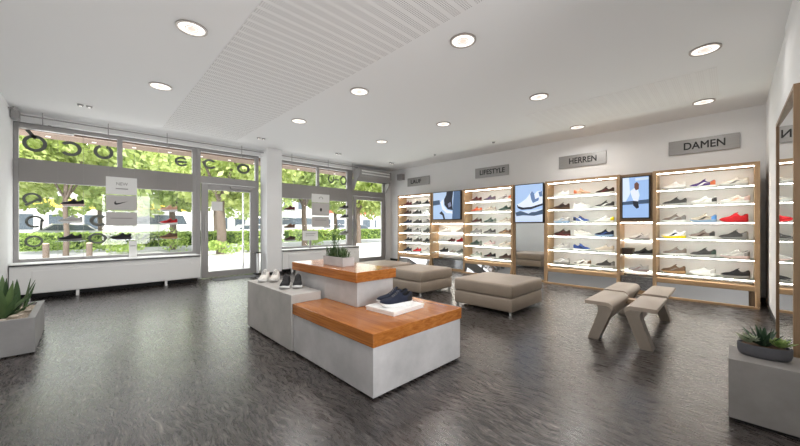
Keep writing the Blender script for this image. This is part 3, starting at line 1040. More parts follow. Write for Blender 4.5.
# (description, upper, sole, stripe, heel, toe, lace, dir)  dir L: toe to the left of the photo
W = 'white'
ROWS = {
    'DAMEN': [
        [('pale white', W, 'lgrey', None, None, None, W, 'L'), ('purple', 'purple', W, W, 'orange', None, 'purple', 'L'), ('white grey-soled', 'offwhite', 'lgrey', 'grey', None, None, W, 'L')],
        [('dark grey', 'dgrey', 'lgrey', None, None, None, 'black', 'L'), ('white black-ticked', W, 'offwhite', 'offwhite', 'dgrey', None, W, 'L'), ('white and pink', 'offwhite', W, 'peach', 'pink', None, W, 'L')],
        [('taupe', 'taupe', W, 'lgrey', 'grey', None, 'lgrey', 'L'), ('beige blue-heeled', 'beige', 'lblue', 'dgrey', 'sky', None, W, 'L'), ('bright red', 'red', 'red', None, None, None, 'red', 'L')],
        [('white and yellow', W, 'yellow', 'navy', 'offwhite', None, W, 'L'), ('brown-grey', 'taupe', W, 'dbrown', 'dgrey', None, 'dgrey', 'L'), ('anthracite', 'dgrey', 'grey', None, 'grey', None, 'black', 'L')],
        [('taupe white-soled', 'taupe', W, 'grey', None, None, 'lgrey', 'L'), ('charcoal', 'dgrey', 'lgrey', None, 'green', None, 'black', 'L'), ('light grey-pink', 'lgrey', 'pink', 'offwhite', 'grey', None, W, 'L')],
        [('brown gum-soled', 'brown', 'gum', 'taupe', None, None, 'beige', 'L'), ('all-white', W, W, None, 'lgrey', None, W, 'L'), ('black', 'black', 'grey', None, None, None, 'black', 'L')]],
    'HERREN': [
        [('white', W, W, None, None, None, W, 'L'), ('orange and white', 'peach', W, 'tan', 'orange', None, W, 'R'), ('dark brown', 'dbrown', W, 'maroon', None, None, 'black', 'L')],
        [('dark brown', 'dbrown', 'brown', 'black', None, None, 'black', 'L'), ('snow-white', W, W, None, None, None, W, 'R'), ('black white-soled', 'dgrey', W, W, None, None, 'black', 'L')],
        [('pale blue-grey', 'lgrey', 'lblue', 'lblue', None, None, W, 'L'), ('blue and white', 'blue', W, W, 'navy', None, 'tan', 'R'), ('white yellow-heeled', W, 'offwhite', None, 'yellow', None, W, 'L')],
        [('maroon-brown', 'dbrown', 'maroon', 'maroon', None, None, 'black', 'L'), ('white brown-laced', 'offwhite', W, None, None, None, 'brown', 'R'), ('navy', 'navy', 'lblue', 'blue', None, None, 'black', 'L')],
        [('light grey', 'lgrey', W, 'offwhite', None, None, W, 'L'), ('royal blue', 'blue', W, 'navy', None, None, 'navy', 'R'), ('pale beige', 'beige', 'offwhite', None, None, None, W, 'L')],
        [('grey and white', 'lgrey', 'grey', W, None, None, W, 'L'), ('black-brown-white patchwork', 'offwhite', W, 'dbrown', 'brown', 'dgrey', 'dbrown', 'L'), ('dark grey', 'dgrey', 'lgrey', None, 'grey', None, 'black', 'L')]],
    'LIFESTYLE': [
        [('dark maroon', 'maroon', 'lgrey', 'dgrey', None, None, 'black', 'L'), ('plum-grey', 'plum', 'lgrey', 'purple', None, None, 'lgrey', 'L'), ('red-brown grey-toed', 'lgrey', W, 'maroon', 'orange', None, W, 'L')],
        [('red-orange', 'orange', 'lgrey', 'red', None, None, 'red', 'L'), ('pale beige', 'beige', W, None, None, None, W, 'L'), ('dark green', 'green', 'lgrey', None, None, None, 'green', 'L')],
        [('black and maroon', 'dbrown', 'lgrey', 'maroon', None, None, 'black', 'L'), ('dark grey-green', 'green', 'lgrey', 'grey', 'sage', None, 'lgrey', 'L'), ('light beige', 'beige', W, 'offwhite', None, None, W, 'L')],
        [('mid grey', 'grey', 'lgrey', None, None, None, 'lgrey', 'L'), ('dark grey', 'dgrey', 'lgrey', 'grey', None, None, 'lgrey', 'L'), ('brown and tan', 'brown', 'beige', 'tan', None, None, 'dbrown', 'L')],
        [('dark grey-green', 'green', 'grey', 'dgrey', 'sage', None, 'dgrey', 'L'), ('pale pink', 'pink', W, 'offwhite', None, None, W, 'L'), ('beige', 'beige', 'offwhite', 'lgrey', None, None, W, 'L')],
        [('light sage', 'sage', W, 'lgrey', None, None, W, 'L'), ('black and maroon', 'black', 'lgrey', 'maroon', None, None, 'black', 'L'), ('black-brown', 'dbrown', 'grey', None, None, None, 'black', 'L')]],
    'LAUF': [
        [('dark maroon', 'maroon', 'grey', None, None, None, 'black', 'L'), ('dark grey', 'dgrey', 'lgrey', None, None, None, 'grey', 'L'), ('black', 'black', 'lgrey', None, None, None, 'black', 'L')],
        [('maroon-black', 'dbrown', 'grey', 'maroon', None, None, 'black', 'L'), ('dark grey', 'dgrey', 'grey', 'black', None, None, 'grey', 'L'), ('white grey-heeled', W, 'offwhite', None, 'grey', None, W, 'L')],
        [('dark navy', 'navy', 'lgrey', None, None, None, 'black', 'L'), ('dark grey', 'dgrey', 'grey', None, None, None, 'black', 'L'), ('mid grey', 'grey', 'lgrey', None, None, None, 'lgrey', 'L')],
        [('black', 'black', 'grey', None, None, None, 'black', 'L'), ('mid grey', 'grey', 'lgrey', 'plum', None, None, 'dgrey', 'L'), ('dark grey', 'dgrey', 'grey', None, None, None, 'black', 'L')],
        [('black', 'black', 'lgrey', None, None, None, 'black', 'L'), ('dark grey', 'dgrey', 'lgrey', None, None, None, 'black', 'L'), ('black-grey', 'black', 'grey', 'dgrey', None, None, 'grey', 'L')],
        [('dark navy', 'navy', 'grey', None, None, None, 'black', 'L'), ('red', 'red', 'lgrey', 'maroon', None, None, W, 'L'), ('pale grey', 'lgrey', W, None, None, None, W, 'L')]],
}
ORD = ['top', 'second', 'third', 'fourth', 'fifth', 'bottom']
POS = ['left', 'middle', 'right']
for unit, rows in ROWS.items():
    y0, y1 = UNITS[unit]
    ya, yb = y1 - 0.052, y0 + 0.052
    for i, row in enumerate(rows):
        for j, (d, up, so, st, he, to, la, dr) in enumerate(row):
            fy = (0.185, 0.50, 0.815)[j]
            y = ya + (yb - ya) * fy + random.uniform(-0.012, 0.012)
            # toe to the left of the photo is +Y
            rz = (pi / 2 if dr == 'L' else -pi / 2) + radians(random.uniform(-8, 8)) + (radians(8) if dr == 'L' else 0)
            sneaker((XF + 0.15, y, SHELF_Z[i] + 0.012), rz,
                    '%s sneaker, %s one on the %s shelf beneath the %s sign' % (d, POS[j], ORD[i], unit),
                    'sneakers on the %s unit' % unit.lower(), up, so, 'dgrey', st, la, he, to, scale=1.04)


# ------------------------------------------------------------------ screens and bays between the units
def bay(y0, y1, label, shelves, mirror=False):
    t = thing('display_bay', label, 'display bay', (XF + 0.2, (y0 + y1) / 2, 0), 0, 'bays between the shoe units')
    g = 0.002
    zt = 1.28
    if mirror:
        obj('upper_panel', MB().box(XF + 0.06, XF + 0.09, y0 + g, y1 - g, 1.255, 2.11), M_oakh, t)
        obj('mirror', MB().box(XF + 0.055, XF + 0.075, y0 + 0.035, y1 - 0.035, 0.04, 1.255), M_mirror, t)
        obj('mirror_frame', MB().box(XF + 0.03, XF + 0.08, y0 + g, y0 + 0.035, 0.0, 1.255).box(XF + 0.03, XF + 0.08, y1 - 0.035, y1 - g, 0.0, 1.255)
            .box(XF + 0.03, XF + 0.08, y0 + 0.035, y1 - 0.035, 0.0, 0.04), M_oak, t, bevel=0.002)
        return t
    obj('upper_panel', MB().box(XF + 0.03, XF + 0.05, y0 + g, y1 - g, zt, 2.12), M_oakdark if y1 < 2 else M_oak, t)
    obj('back_panel', MB().box(XB, XB + 0.02, y0 + g, y1 - g, 0.3, zt), M_back, t)
    obj('header', MB().box(XF + 0.03, XB, y0 + g, y1 - g, zt - 0.02, zt), M_oakh, t)
    obj('light_strip', MB().box(XF + 0.06, XF + 0.075, y0 + 0.01, y1 - 0.01, zt - 0.034, zt - 0.02), M_led, t)
    for z in shelves:
        sh = obj('glass_shelf', MB().box(XF + 0.03, XB, y0 + g, y1 - g, z, z + 0.012), M_shelfglass, t)
        obj('light_strip', MB().box(XB - 0.02, XB - 0.008, y0 + 0.01, y1 - 0.01, z - 0.010, z - 0.001), M_led, sh)
    obj('foot_panel', MB().box(XF + 0.05, XF + 0.07, y0 + g, y1 - g, 0.06, 0.30), M_mirrorg, t)
    obj('foot_board', MB().box(XF + 0.03, XB, y0 + g, y1 - g, 0.0, 0.06), M_oakh, t)
    return t


B3 = (0.944, 1.416)
B2 = (2.748, 3.463)
B1 = (4.818, 5.892)
bay(*B3, 'narrow oak bay with three glass shelves below the portrait screen', [0.93, 0.66, 0.37])
bay(*B2, 'mirror bay below the white-shoe screen, reflecting an ottoman', [], True)
bay(*B1, 'wide oak bay with three glass shelves below the farthest screen', [1.00, 0.74, 0.45])


def screen(y0, y1, z0, z1, label, shapes, back):
    x = XF - 0.03
    t = thing('wall_screen', label, 'screen', (x, (y0 + y1) / 2, z0), 0)
    obj('housing', MB().box(x, XF + 0.03, y0, y1, z0, z1), M_dark, t, bevel=0.004)
    b = 0.018
    W_, H_ = (y1 - y0 - 2 * b), (z1 - z0 - 2 * b)
    obj('screen_panel', MB().box(x - 0.002, x, y0 + b, y1 - b, z0 + b, z1 - b), emit('screen_' + back[0], back[1], 0.68), t)
    for k, (nm, colr, poly) in enumerate(shapes):
        pts = [(x - 0.002, y1 - b - W_ * u, z1 - b - H_ * v) for u, v in poly]
        obj('screen_image', MB().prism(pts, (-0.0012 - 0.0004 * k, 0, 0)), emit('screen_' + nm, colr, 0.72), t)
    return t


# far screen: white side of a dark running shoe on blue (u to the right, v down)
screen(4.87, 5.80, 1.36, 2.12, 'landscape screen showing a dark running shoe, farthest of the three', [
    ('fog', (0.42, 0.58, 0.84), [(0, 0.40), (0.28, 0.30), (0.42, 0.5), (0.45, 1), (0, 1)]),
    ('steel', (0.05, 0.09, 0.16), [(0, 0.30), (0.25, 0.28), (0.27, 0.45), (0, 0.48)]),
    ('slate', (0.07, 0.13, 0.24), [(0.78, 0), (1, 0), (1, 1), (0.72, 1)]),
    ('pearl', (0.80, 0.88, 0.97), [(0.28, 0.36), (0.40, 0.25), (0.40, 0.5), (0.52, 0.66), (0.72, 0.72), (0.74, 0.80), (0.52, 0.78), (0.36, 0.64)]),
    ('ink', (0.012, 0.016, 0.03), [(0.42, 0.28), (0.50, 0.12), (0.52, 0.0), (0.76, 0), (0.72, 0.3), (0.74, 0.68), (0.56, 0.64), (0.44, 0.48)]),
    ('ink', (0.012, 0.016, 0.03), [(0.24, 0.78), (0.33, 0.70), (0.42, 0.82), (0.46, 1.0), (0.40, 1.0), (0.36, 0.86)]),
    ('lilac', (0.20, 0.22, 0.34), [(0.56, 0.44), (0.66, 0.38), (0.70, 0.52), (0.60, 0.58)]),
], ('haze', (0.50, 0.64, 0.86)))
screen(2.77, 3.41, 1.265, 2.115, 'portrait screen showing a pale blue running shoe, between HERREN and LIFESTYLE units', [
    ('mist', (0.62, 0.74, 0.92), [(0, 0.72), (1, 0.66), (1, 1), (0, 1)]),
    ('steel', (0.05, 0.09, 0.16), [(0, 0.74), (0.2, 0.70), (0.5, 0.78), (0.62, 0.74), (0.75, 0.74), (1, 0.68), (1, 0.80), (0.7, 0.84), (0.3, 0.82), (0.05, 0.84)]),
    ('ink', (0.012, 0.016, 0.03), [(0.06, 0.54), (0.12, 0.53), (0.30, 0.61), (0.6, 0.59), (1, 0.52), (1, 0.57), (0.6, 0.66), (0.25, 0.67), (0.10, 0.62)]),
    ('snow', (0.78, 0.86, 0.98), [(0.08, 0.52), (0.22, 0.47), (0.42, 0.37), (0.56, 0.24), (0.60, 0.18), (0.68, 0.22), (0.72, 0.27), (0.80, 0.20), (0.92, 0.19), (1, 0.22), (1, 0.52), (0.6, 0.60), (0.3, 0.61), (0.12, 0.57)]),
    ('denim', (0.13, 0.22, 0.42), [(0.56, 0.26), (0.62, 0.18), (0.70, 0.24), (0.74, 0.40), (0.88, 0.36), (0.86, 0.44), (0.66, 0.50), (0.60, 0.40)]),
    ('denim', (0.13, 0.22, 0.42), [(0.86, 0.22), (0.98, 0.20), (1, 0.34), (0.90, 0.34)]),
], ('azure', (0.43, 0.60, 0.90)))
screen(0.975, 1.385, 1.325, 2.07, 'small portrait screen showing a seated figure in white, between DAMEN and HERREN units', [
    ('pale', (0.70, 0.82, 0.97), [(0, 0.0), (0.25, 0), (0.30, 0.40), (0.12, 0.60), (0, 0.62)]),
    ('steel', (0.05, 0.09, 0.16), [(0, 0.60), (1, 0.56), (1, 0.66), (0, 0.68)]),
    ('snow', (0.78, 0.86, 0.98), [(0.30, 0.34), (0.46, 0.26), (0.60, 0.28), (0.66, 0.45), (0.60, 0.62), (0.44, 0.60), (0.36, 0.48)]),
    ('umber', (0.16, 0.07, 0.05), [(0.46, 0.16), (0.56, 0.12), (0.64, 0.18), (0.63, 0.30), (0.52, 0.33), (0.46, 0.26)]),
    ('ink', (0.012, 0.016, 0.03), [(0.40, 0.58), (0.60, 0.60), (0.64, 0.76), (0.54, 0.78), (0.42, 0.70)]),
    ('mist', (0.62, 0.74, 0.92), [(0.5, 0.02), (1, 0.02), (1, 0.08), (0.5, 0.09)]),
], ('cobalt', (0.36, 0.55, 0.90)))

# shoes in the bays
G3 = 'sneakers in the bay near the DAMEN unit'
sneaker((XF + 0.17, 1.16, 0.942), pi / 2, 'white sneaker on the top glass shelf below the portrait screen', G3, 'white', 'lgrey', 'dgrey', 'grey')
sneaker((XF + 0.17, 1.10, 0.672), pi / 2 + 0.1, 'dark grey sneaker beside a dark box below the portrait screen', G3, 'dgrey', 'lgrey', 'black', 'black', 'black')
t = thing('shoe_box', 'dark brown shoe box on the middle glass shelf below the portrait screen', 'box', (XF + 0.2, 1.32, 0.672))
obj('box', MB().box(XF + 0.10, XF + 0.28, 1.245, 1.40, 0.672, 0.765), plain('brown_card', (0.09, 0.065, 0.05), 0.7), t)
obj('lid', MB().box(XF + 0.095, XF + 0.285, 1.24, 1.405, 0.765, 0.79), plain('brown_card', (0.09, 0.065, 0.05), 0.7), t)
sneaker((XF + 0.17, 1.17, 0.382), pi / 2, 'white and pink sneaker on the lowest glass shelf below the portrait screen', G3, 'white', 'pink', 'lgrey', 'pink')
G1 = 'sneakers in the bay beside the LAUF unit'
sneaker((XF + 0.17, 5.50, 1.012), pi / 2, 'white sneaker on the top glass shelf below the farthest screen', G1, 'white', 'white', 'lgrey')
sneaker((XF + 0.17, 5.00, 1.012), pi / 2, 'beige sneaker on the top glass shelf below the farthest screen', G1, 'beige', 'white', 'dgrey', 'sage')
sneaker((XF + 0.17, 5.62, 0.752), pi / 2, 'white sneaker at left on the middle shelf below the farthest screen', G1, 'white', 'offwhite', 'lgrey')
sneaker((XF + 0.17, 5.32, 0.752), pi / 2, 'maroon sneaker on the middle shelf below the farthest screen', G1, 'maroon', 'lgrey', 'dgrey', scale=0.85)
sneaker((XF + 0.17, 5.00, 0.752), pi / 2, 'red sneaker at right on the middle shelf below the farthest screen', G1, 'red', 'lgrey', 'dgrey', 'maroon', 'white')
sneaker((XF + 0.17, 5.58, 0.462), pi / 2, 'black sneaker on the lowest shelf below the farthest screen', G1, 'black', 'lgrey', 'dgrey', 'navy')
sneaker((XF + 0.17, 5.28, 0.462), pi / 2, 'small pale sneaker on the lowest shelf below the farthest screen', G1, 'beige', 'white', 'lgrey', scale=0.7)
sneaker((XF + 0.17, 5.00, 0.462), pi / 2, 'sage green sneaker on the lowest shelf below the farthest screen', G1, 'sage', 'white', 'dgrey', 'grey')

# ------------------------------------------------------------------ department signs
for txt, ya, yb, za, zb, fit in (('DAMEN', 0.80, -0.095, 2.465, 2.715, 0.52), ('HERREN', 2.70, 1.78, 2.47, 2.735, 0.53),
                                 ('LIFESTYLE', 4.87, 3.90, 2.48, 2.745, 0.72), ('LAUF', 7.45, 6.50, 2.48, 2.75, 0.44)):
    t = thing('department_sign', 'brushed steel wall sign reading %s above the shoe shelves' % txt, 'sign', (XE - 0.02, (ya + yb) / 2, za), 0, 'department signs')
    obj('plate', MB().box(XE - 0.028, XE - 0.014, yb, ya, za, zb), M_steel, t, bevel=0.003)
    obj('spacer', MB().box(XE - 0.014, XE, yb + 0.1, ya - 0.1, za + 0.06, zb - 0.06), M_frame, t)
    text_mesh('lettering', txt, 0.175, M_text, t, (XE - 0.030, (ya + yb) / 2 - (0.02 if txt != 'LAUF' else -0.1), (za + zb) / 2), (pi / 2, 0, -pi / 2), 0.001, fit, 0.003)

# ------------------------------------------------------------------ tall mirror on the right wall
my, mx0, mx1, mz = -0.27, 3.18, 4.35, 2.09
t = thing('standing_mirror', 'tall oak-framed mirror on the right wall behind the succulent bowl', 'mirror', ((mx0 + mx1) / 2, -0.3, 0))
obj('frame', MB().box(mx0, mx0 + 0.03, YS + 0.013, my, 0, mz).box(mx1 - 0.03, mx1, YS + 0.013, my, 0, mz)
    .box(mx0 + 0.03, mx1 - 0.03, YS + 0.013, my, mz - 0.03, mz).box(mx0 + 0.03, mx1 - 0.03, YS + 0.013, my, 0, 0.03), M_oakdark, t, bevel=0.002)
obj('mirror_glass', MB().prism([(mx0 + 0.03, my - 0.028, 0.03), (mx1 - 0.03, my - 0.010, 0.03), (mx1 - 0.03, my - 0.03, 0.03), (mx0 + 0.03, my - 0.048, 0.03)], (0, 0, mz - 0.06)), M_mirror, t)

# ------------------------------------------------------------------ central display podium
t = thing('display_plinth', 'low concrete plinth with polished wood top in front of the podium', 'display plinth', (1.92, 2.3, 0), 0, 'podium blocks')
obj('body', MB().box(1.405, 2.415, 1.705, 2.885, 0.018, 0.366), M_conc, t, bevel=0.004)
obj('wood_top', MB().box(1.395, 2.425, 1.695, 2.887, 0.366, 0.465), M_cherry, t, bevel=0.005)
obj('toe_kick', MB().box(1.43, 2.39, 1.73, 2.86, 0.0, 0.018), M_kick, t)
t = thing('display_plinth', 'bare grey concrete block with two shoe pairs on top', 'display plinth', (1.53, 3.4, 0), 0, 'podium blocks')
obj('body', MB().box(1.385, 1.70, 2.889, 4.04, 0.018, 0.545), M_concg, t, bevel=0.004)
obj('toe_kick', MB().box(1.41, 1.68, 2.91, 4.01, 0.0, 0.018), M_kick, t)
t = thing('display_plinth', 'highest concrete block with polished wood top carrying a small planter', 'display plinth', (1.95, 2.95, 0.0), 0, 'podium blocks')
obj('body', MB().box(1.745, 2.185, 2.345, 2.889, 0.4655, 0.69).box(1.745, 2.185, 2.889, 3.54, 0.018, 0.69), M_conc, t, bevel=0.004)
obj('wood_top', MB().box(1.715, 2.20, 2.315, 3.56, 0.69, 0.782), M_cherry, t, bevel=0.005)
obj('toe_kick', MB().box(1.76, 2.16, 2.91, 3.50, 0.0, 0.018), M_kick, t)

# white box under the navy pair
t = thing('shoe_tray', 'flat white box under the navy shoes on the wood top', 'box', (1.965, 2.08, 0.4655), radians(4))
obj('base', MB().box(-0.195, 0.195, -0.165, 0.165, 0.0, 0.022), M_whitecard, t, local=True, bevel=0.002)
obj('lid', MB().box(-0.20, 0.20, -0.17, 0.17, 0.022, 0.038), M_whitecard, t, local=True, bevel=0.002)
GP = 'sneakers on the podium'
sneaker((1.93, 2.03, 0.5035), radians(158), 'navy white-soled shoe at the front of the white box', GP, 'navy', 'white', 'black', None, 'grey', 'black')
sneaker((1.99, 2.14, 0.5035), radians(160), 'navy shoe at the back of the white box, behind its twin', GP, 'navy', 'white', 'black', None, 'grey', 'black')
sneaker((1.515, 3.86, 0.545), radians(-125), 'pale beige-white sneaker at the far left end of the bare block', GP, 'offwhite', 'white', 'dbrown', None, 'dgrey', 'pink', scale=0.93)
sneaker((1.61, 3.78, 0.545), radians(-123), 'pale beige-white sneaker between its twin and the black pair', GP, 'offwhite', 'white', 'dbrown', None, 'dgrey', 'pink', scale=0.93)
sneaker((1.525, 3.31, 0.545), radians(-122), 'black white-soled sneaker on the bare block, left one of its pair', GP, 'black', 'white', 'dgrey', None, 'dgrey', scale=0.96)
sneaker((1.63, 3.25, 0.545), radians(-118), 'black white-soled sneaker on the bare block, right one of its pair', GP, 'black', 'white', 'dgrey', None, 'dgrey', scale=0.96)


# ------------------------------------------------------------------ plants
def blade(mb, base, az, elev, length, width, curve=0.3, thick=0.12, n=8, tip=1.0, keel=0.25):
    """a pointed fleshy leaf: a lofted blade bending upward or outward"""
    base = Vector(base)
    d = Vector((cos(az), sin(az), 0))
    side = Vector((-sin(az), cos(az), 0))
    p = base.copy()
    rows = []
    for i in range(n + 1):
        k = i / n
        e = elev + curve * k
        tdir = d * cos(e) + Vector((0, 0, 1)) * sin(e)
        nrm = -d * sin(e) + Vector((0, 0, 1)) * cos(e)
        w = width * (0.55 + 0.9 * k if k < 0.4 else (0.91) * (1 - ((k - 0.4) / 0.6) ** 1.6) ** 0.9)
        w = max(w, 0.0006)
        th = max(width * thick * (1 - k * 0.8), 0.0006)
        rows.append([tuple(p + side * w + nrm * w * keel), tuple(p + nrm * th * 0.3), tuple(p - side * w + nrm * w * keel), tuple(p - nrm * th)])
        p = p + tdir * (length / n)
    m0 = len(mb.v)
    mb.grid(rows, closed=True)
    mb.f.append((m0 + 3, m0 + 2, m0 + 1, m0))
    mb.f.append((m0 + 4 * n, m0 + 4 * n + 1, m0 + 4 * n + 2, m0 + 4 * n + 3))


M_agave = leaf_mat('agave_leaf', (0.035, 0.085, 0.03), (0.11, 0.18, 0.06), 0.08)
M_aloe = leaf_mat('aloe_leaf', (0.015, 0.045, 0.022), (0.045, 0.10, 0.05), 0.05)
M_eche = leaf_mat('pale_echeveria_leaf', (0.24, 0.30, 0.19), (0.50, 0.54, 0.38), 0.1)
M_semp = leaf_mat('green_rosette_leaf', (0.12, 0.22, 0.05), (0.36, 0.46, 0.16), 0.1)
M_herb = leaf_mat('herb_leaf', (0.05, 0.11, 0.04), (0.15, 0.23, 0.09), 0.15)

# left concrete planter with an agave
px0, px1, py0, py1 = -0.865, -0.343, 4.58, 5.56
t = thing('planter', 'square concrete planter with a pointed green agave by the left wall', 'potted plant', ((px0 + px1) / 2, (py0 + py1) / 2, 0))
m = MB()
ww = 0.05
m.box(px0, px1, py0, py0 + ww, 0.012, 0.335).box(px0, px1, py1 - ww, py1, 0.012, 0.335)
m.box(px0, px0 + ww, py0 + ww, py1 - ww, 0.012, 0.335).box(px1 - ww, px1, py0 + ww, py1 - ww, 0.012, 0.335)
m.box(px0 + ww, px1 - ww, py0 + ww, py1 - ww, 0.012, 0.05)
obj('planter_box', m, plain('mid_grey_concrete', (0.25, 0.245, 0.245), 0.6, var=0.14, scale=3.5, bump=0.05, bscale=40), t)
obj('foot', MB().box(px0 + 0.03, px1 - 0.03, py0 + 0.03, py1 - 0.03, 0, 0.012), M_kick, t)
rows = []
for i in range(17):
    rows.append([(px0 + ww + (px1 - px0 - 2 * ww) * i / 16, py0 + ww + (py1 - py0 - 2 * ww) * j / 24,
                  0.305 + random.uniform(-0.006, 0.006)) for j in range(25)])
obj('gravel', MB().grid(rows), M_gravel, t, smooth=60)
m = MB()
ac = (-0.58, 4.92, 0.30)
rnd = random.Random(5)
for k in range(19):
    az = 2 * pi * k / 19 * 2.4 + rnd.uniform(-0.2, 0.2)
    ring = k / 19
    e = radians(28 + 58 * ring + rnd.uniform(-6, 6))
    ln = (0.22 + 0.18 * ring) * rnd.uniform(0.9, 1.15)
    blade(m, (ac[0] + 0.02 * cos(az), ac[1] + 0.02 * sin(az), ac[2]), az, e, ln, 0.040, 0.15, 0.35, 8)
obj('agave', m, M_agave, t, smooth=60)
m = MB()
for k in range(5):
    az = rnd.uniform(0, 6.28)
    blade(m, (-0.50 + rnd.uniform(-0.03, 0.03), 5.25 + rnd.uniform(-0.04, 0.04), 0.30), az, radians(rnd.uniform(60, 85)), rnd.uniform(0.25, 0.36), 0.032, 0.1, 0.3, 7)
obj('agave', m, M_agave, t, smooth=60)
# pale stones on the gravel
for (sx, sy, sr) in ((-0.50, 4.85, 0.030), (-0.47, 4.93, 0.022), (-0.43, 5.1, 0.026), (-0.56, 4.72, 0.025)):
    bm_ = bmesh.new()
    bmesh.ops.create_icosphere(bm_, subdivisions=2, radius=sr)
    mb_ = MB()
    mb_.add([(sx + v.co.x * 1.25, sy + v.co.y, 0.31 + sr * 0.4 + v.co.z * 0.6 * (1 + 0.1 * sin(v.co.x * 90))) for v in bm_.verts], [tuple(v.index for v in f.verts) for f in bm_.faces])
    bm_.free()
    obj('stone', mb_, plain('pale_stone', (0.48, 0.42, 0.35), 0.8, var=0.2, scale=40), t, smooth=70)

# right block with the succulent bowl
t = thing('display_plinth', 'grey concrete block at the right edge carrying a succulent bowl', 'display plinth', (3.0, -0.1, 0))
obj('body', MB().box(2.85, 3.165, YS + 0.016, 0.015, 0.018, 0.381), M_concd, t, bevel=0.003)
obj('toe_kick', MB().box(2.87, 3.14, YS + 0.03, -0.01, 0, 0.018), M_kick, t)
bx, by, bz = 3.03, -0.140, 0.382
t = thing('succulent_bowl', 'long grey bowl of three succulents on the block at right edge', 'potted plant', (bx, by, bz), 0)
# bowl, long axis mostly along Y
m = MB()
prof = [(0.0, 0.0), (0.84, 0.0), (0.93, 0.008), (0.99, 0.030), (1.0, 0.074), (0.96, 0.076), (0.92, 0.062), (0.0, 0.058)]
rows = []
for r, z in prof:
    rows.append([(0.070 * r * cos(a) * (1 if True else 1), 0.118 * r * sin(a), z) for a in [2 * pi * k / 40 for k in range(40)]])
m.grid(rows, closed=True)
bowl = obj('bowl', m, plain('anthracite_ceramic', (0.085, 0.085, 0.095), 0.55, var=0.08, scale=60), t, local=True, smooth=50)
rows = []
for i in range(7):
    r = 0.92 * i / 6
    rows.append([(0.070 * r * cos(a), 0.118 * r * sin(a), 0.064 + random.uniform(-0.003, 0.003)) for a in [2 * pi * k / 32 for k in range(32)]])
obj('soil', MB().grid(rows, closed=True), M_soil, t, local=True, smooth=60)


def rosette(name, c, n, l0, l1, e0, e1, w, mat, parent, curve=0.2, keel=0.25, seed=1):
    r_ = random.Random(seed)
    mb_ = MB()
    for k in range(n):
        q = k / max(1, n - 1)
        az = k * 2.399 + r_.uniform(-0.1, 0.1)
        blade(mb_, (c[0] + 0.006 * cos(az), c[1] + 0.006 * sin(az), c[2]), az, radians(e0 + (e1 - e0) * q), (l0 + (l1 - l0) * q) * r_.uniform(0.9, 1.1), w, curve, 0.4, 7, keel=keel)
    return obj(name, mb_, mat, parent, local=True, smooth=60)


rosette('spiky_succulent', (0.012, 0.0, 0.066), 19, 0.15, 0.105, 20, 84, 0.0135, M_aloe, t, 0.15, 0.3, 3)
rosette('pale_rosette', (-0.020, 0.066, 0.084), 30, 0.072, 0.032, 16, 82, 0.014, M_eche, t, 0.35, 0.2, 4)
rosette('green_rosette', (-0.016, -0.066, 0.084), 32, 0.074, 0.032, 16, 82, 0.016, M_semp, t, 0.35, 0.2, 6)

# small planter of herbs on the high block
t = thing('herb_planter', 'small concrete trough of green herbs on the highest wood top', 'potted plant', (1.935, 2.93, 0.7825), radians(0))
hx, hy, hz = 0.072, 0.185, 0.09
m = MB().box(-hx, hx, -hy, -hy + 0.015, 0, hz).box(-hx, hx, hy - 0.015, hy, 0, hz).box(-hx, -hx + 0.015, -hy + 0.015, hy - 0.015, 0, hz)
m.box(hx - 0.015, hx, -hy + 0.015, hy - 0.015, 0, hz).box(-hx + 0.015, hx - 0.015, -hy + 0.015, hy - 0.015, 0, 0.02)
obj('trough', m, M_conc, t, local=True)
obj('soil', MB().box(-hx + 0.015, hx - 0.015, -hy + 0.015, hy - 0.015, 0.02, hz - 0.012), M_soil, t, local=True)
rnd = random.Random(11)
m = MB()
for k in range(90):
    x, y = rnd.uniform(-hx + 0.02, hx - 0.02), rnd.uniform(-hy + 0.02, hy - 0.02)
    hgt = rnd.uniform(0.05, 0.115)
    az = rnd.uniform(0, 6.28)
    tilt = radians(rnd.uniform(62, 90))
    for q in range(6):
        kk = (q + 1) / 7
        bx_, by_ = x + cos(az) * hgt * kk * cos(tilt), y + sin(az) * hgt * kk * cos(tilt)
        blade(m, (bx_, by_, hz - 0.012 + hgt * kk * sin(tilt)), rnd.uniform(0, 6.28), radians(rnd.uniform(20, 75)), 0.030, 0.0042, 0.1, 0.3, 3)
    blade(m, (x, y, hz - 0.012), az, tilt, hgt * 1.15, 0.004, 0, 0.5, 4)
obj('herbs', m, M_herb, t, local=True, smooth=60)
m = MB()
for k in range(5):
    x, y = rnd.uniform(-0.03, 0.03), 0.055 + rnd.uniform(-0.02, 0.02)
    H = rnd.uniform(0.22, 0.33)
    for q in range(20):
        kk = (q + 1) / 20
        blade(m, (x, y, hz + H * kk - 0.02), rnd.uniform(0, 6.28), radians(rnd.uniform(15, 65)), 0.036, 0.007, 0.1, 0.3, 3)
    m.tube([(x, y, hz - 0.012), (x, y, hz + H)], 0.002, 5)
obj('tall_herb', m, M_herb, t, local=True, smooth=60)


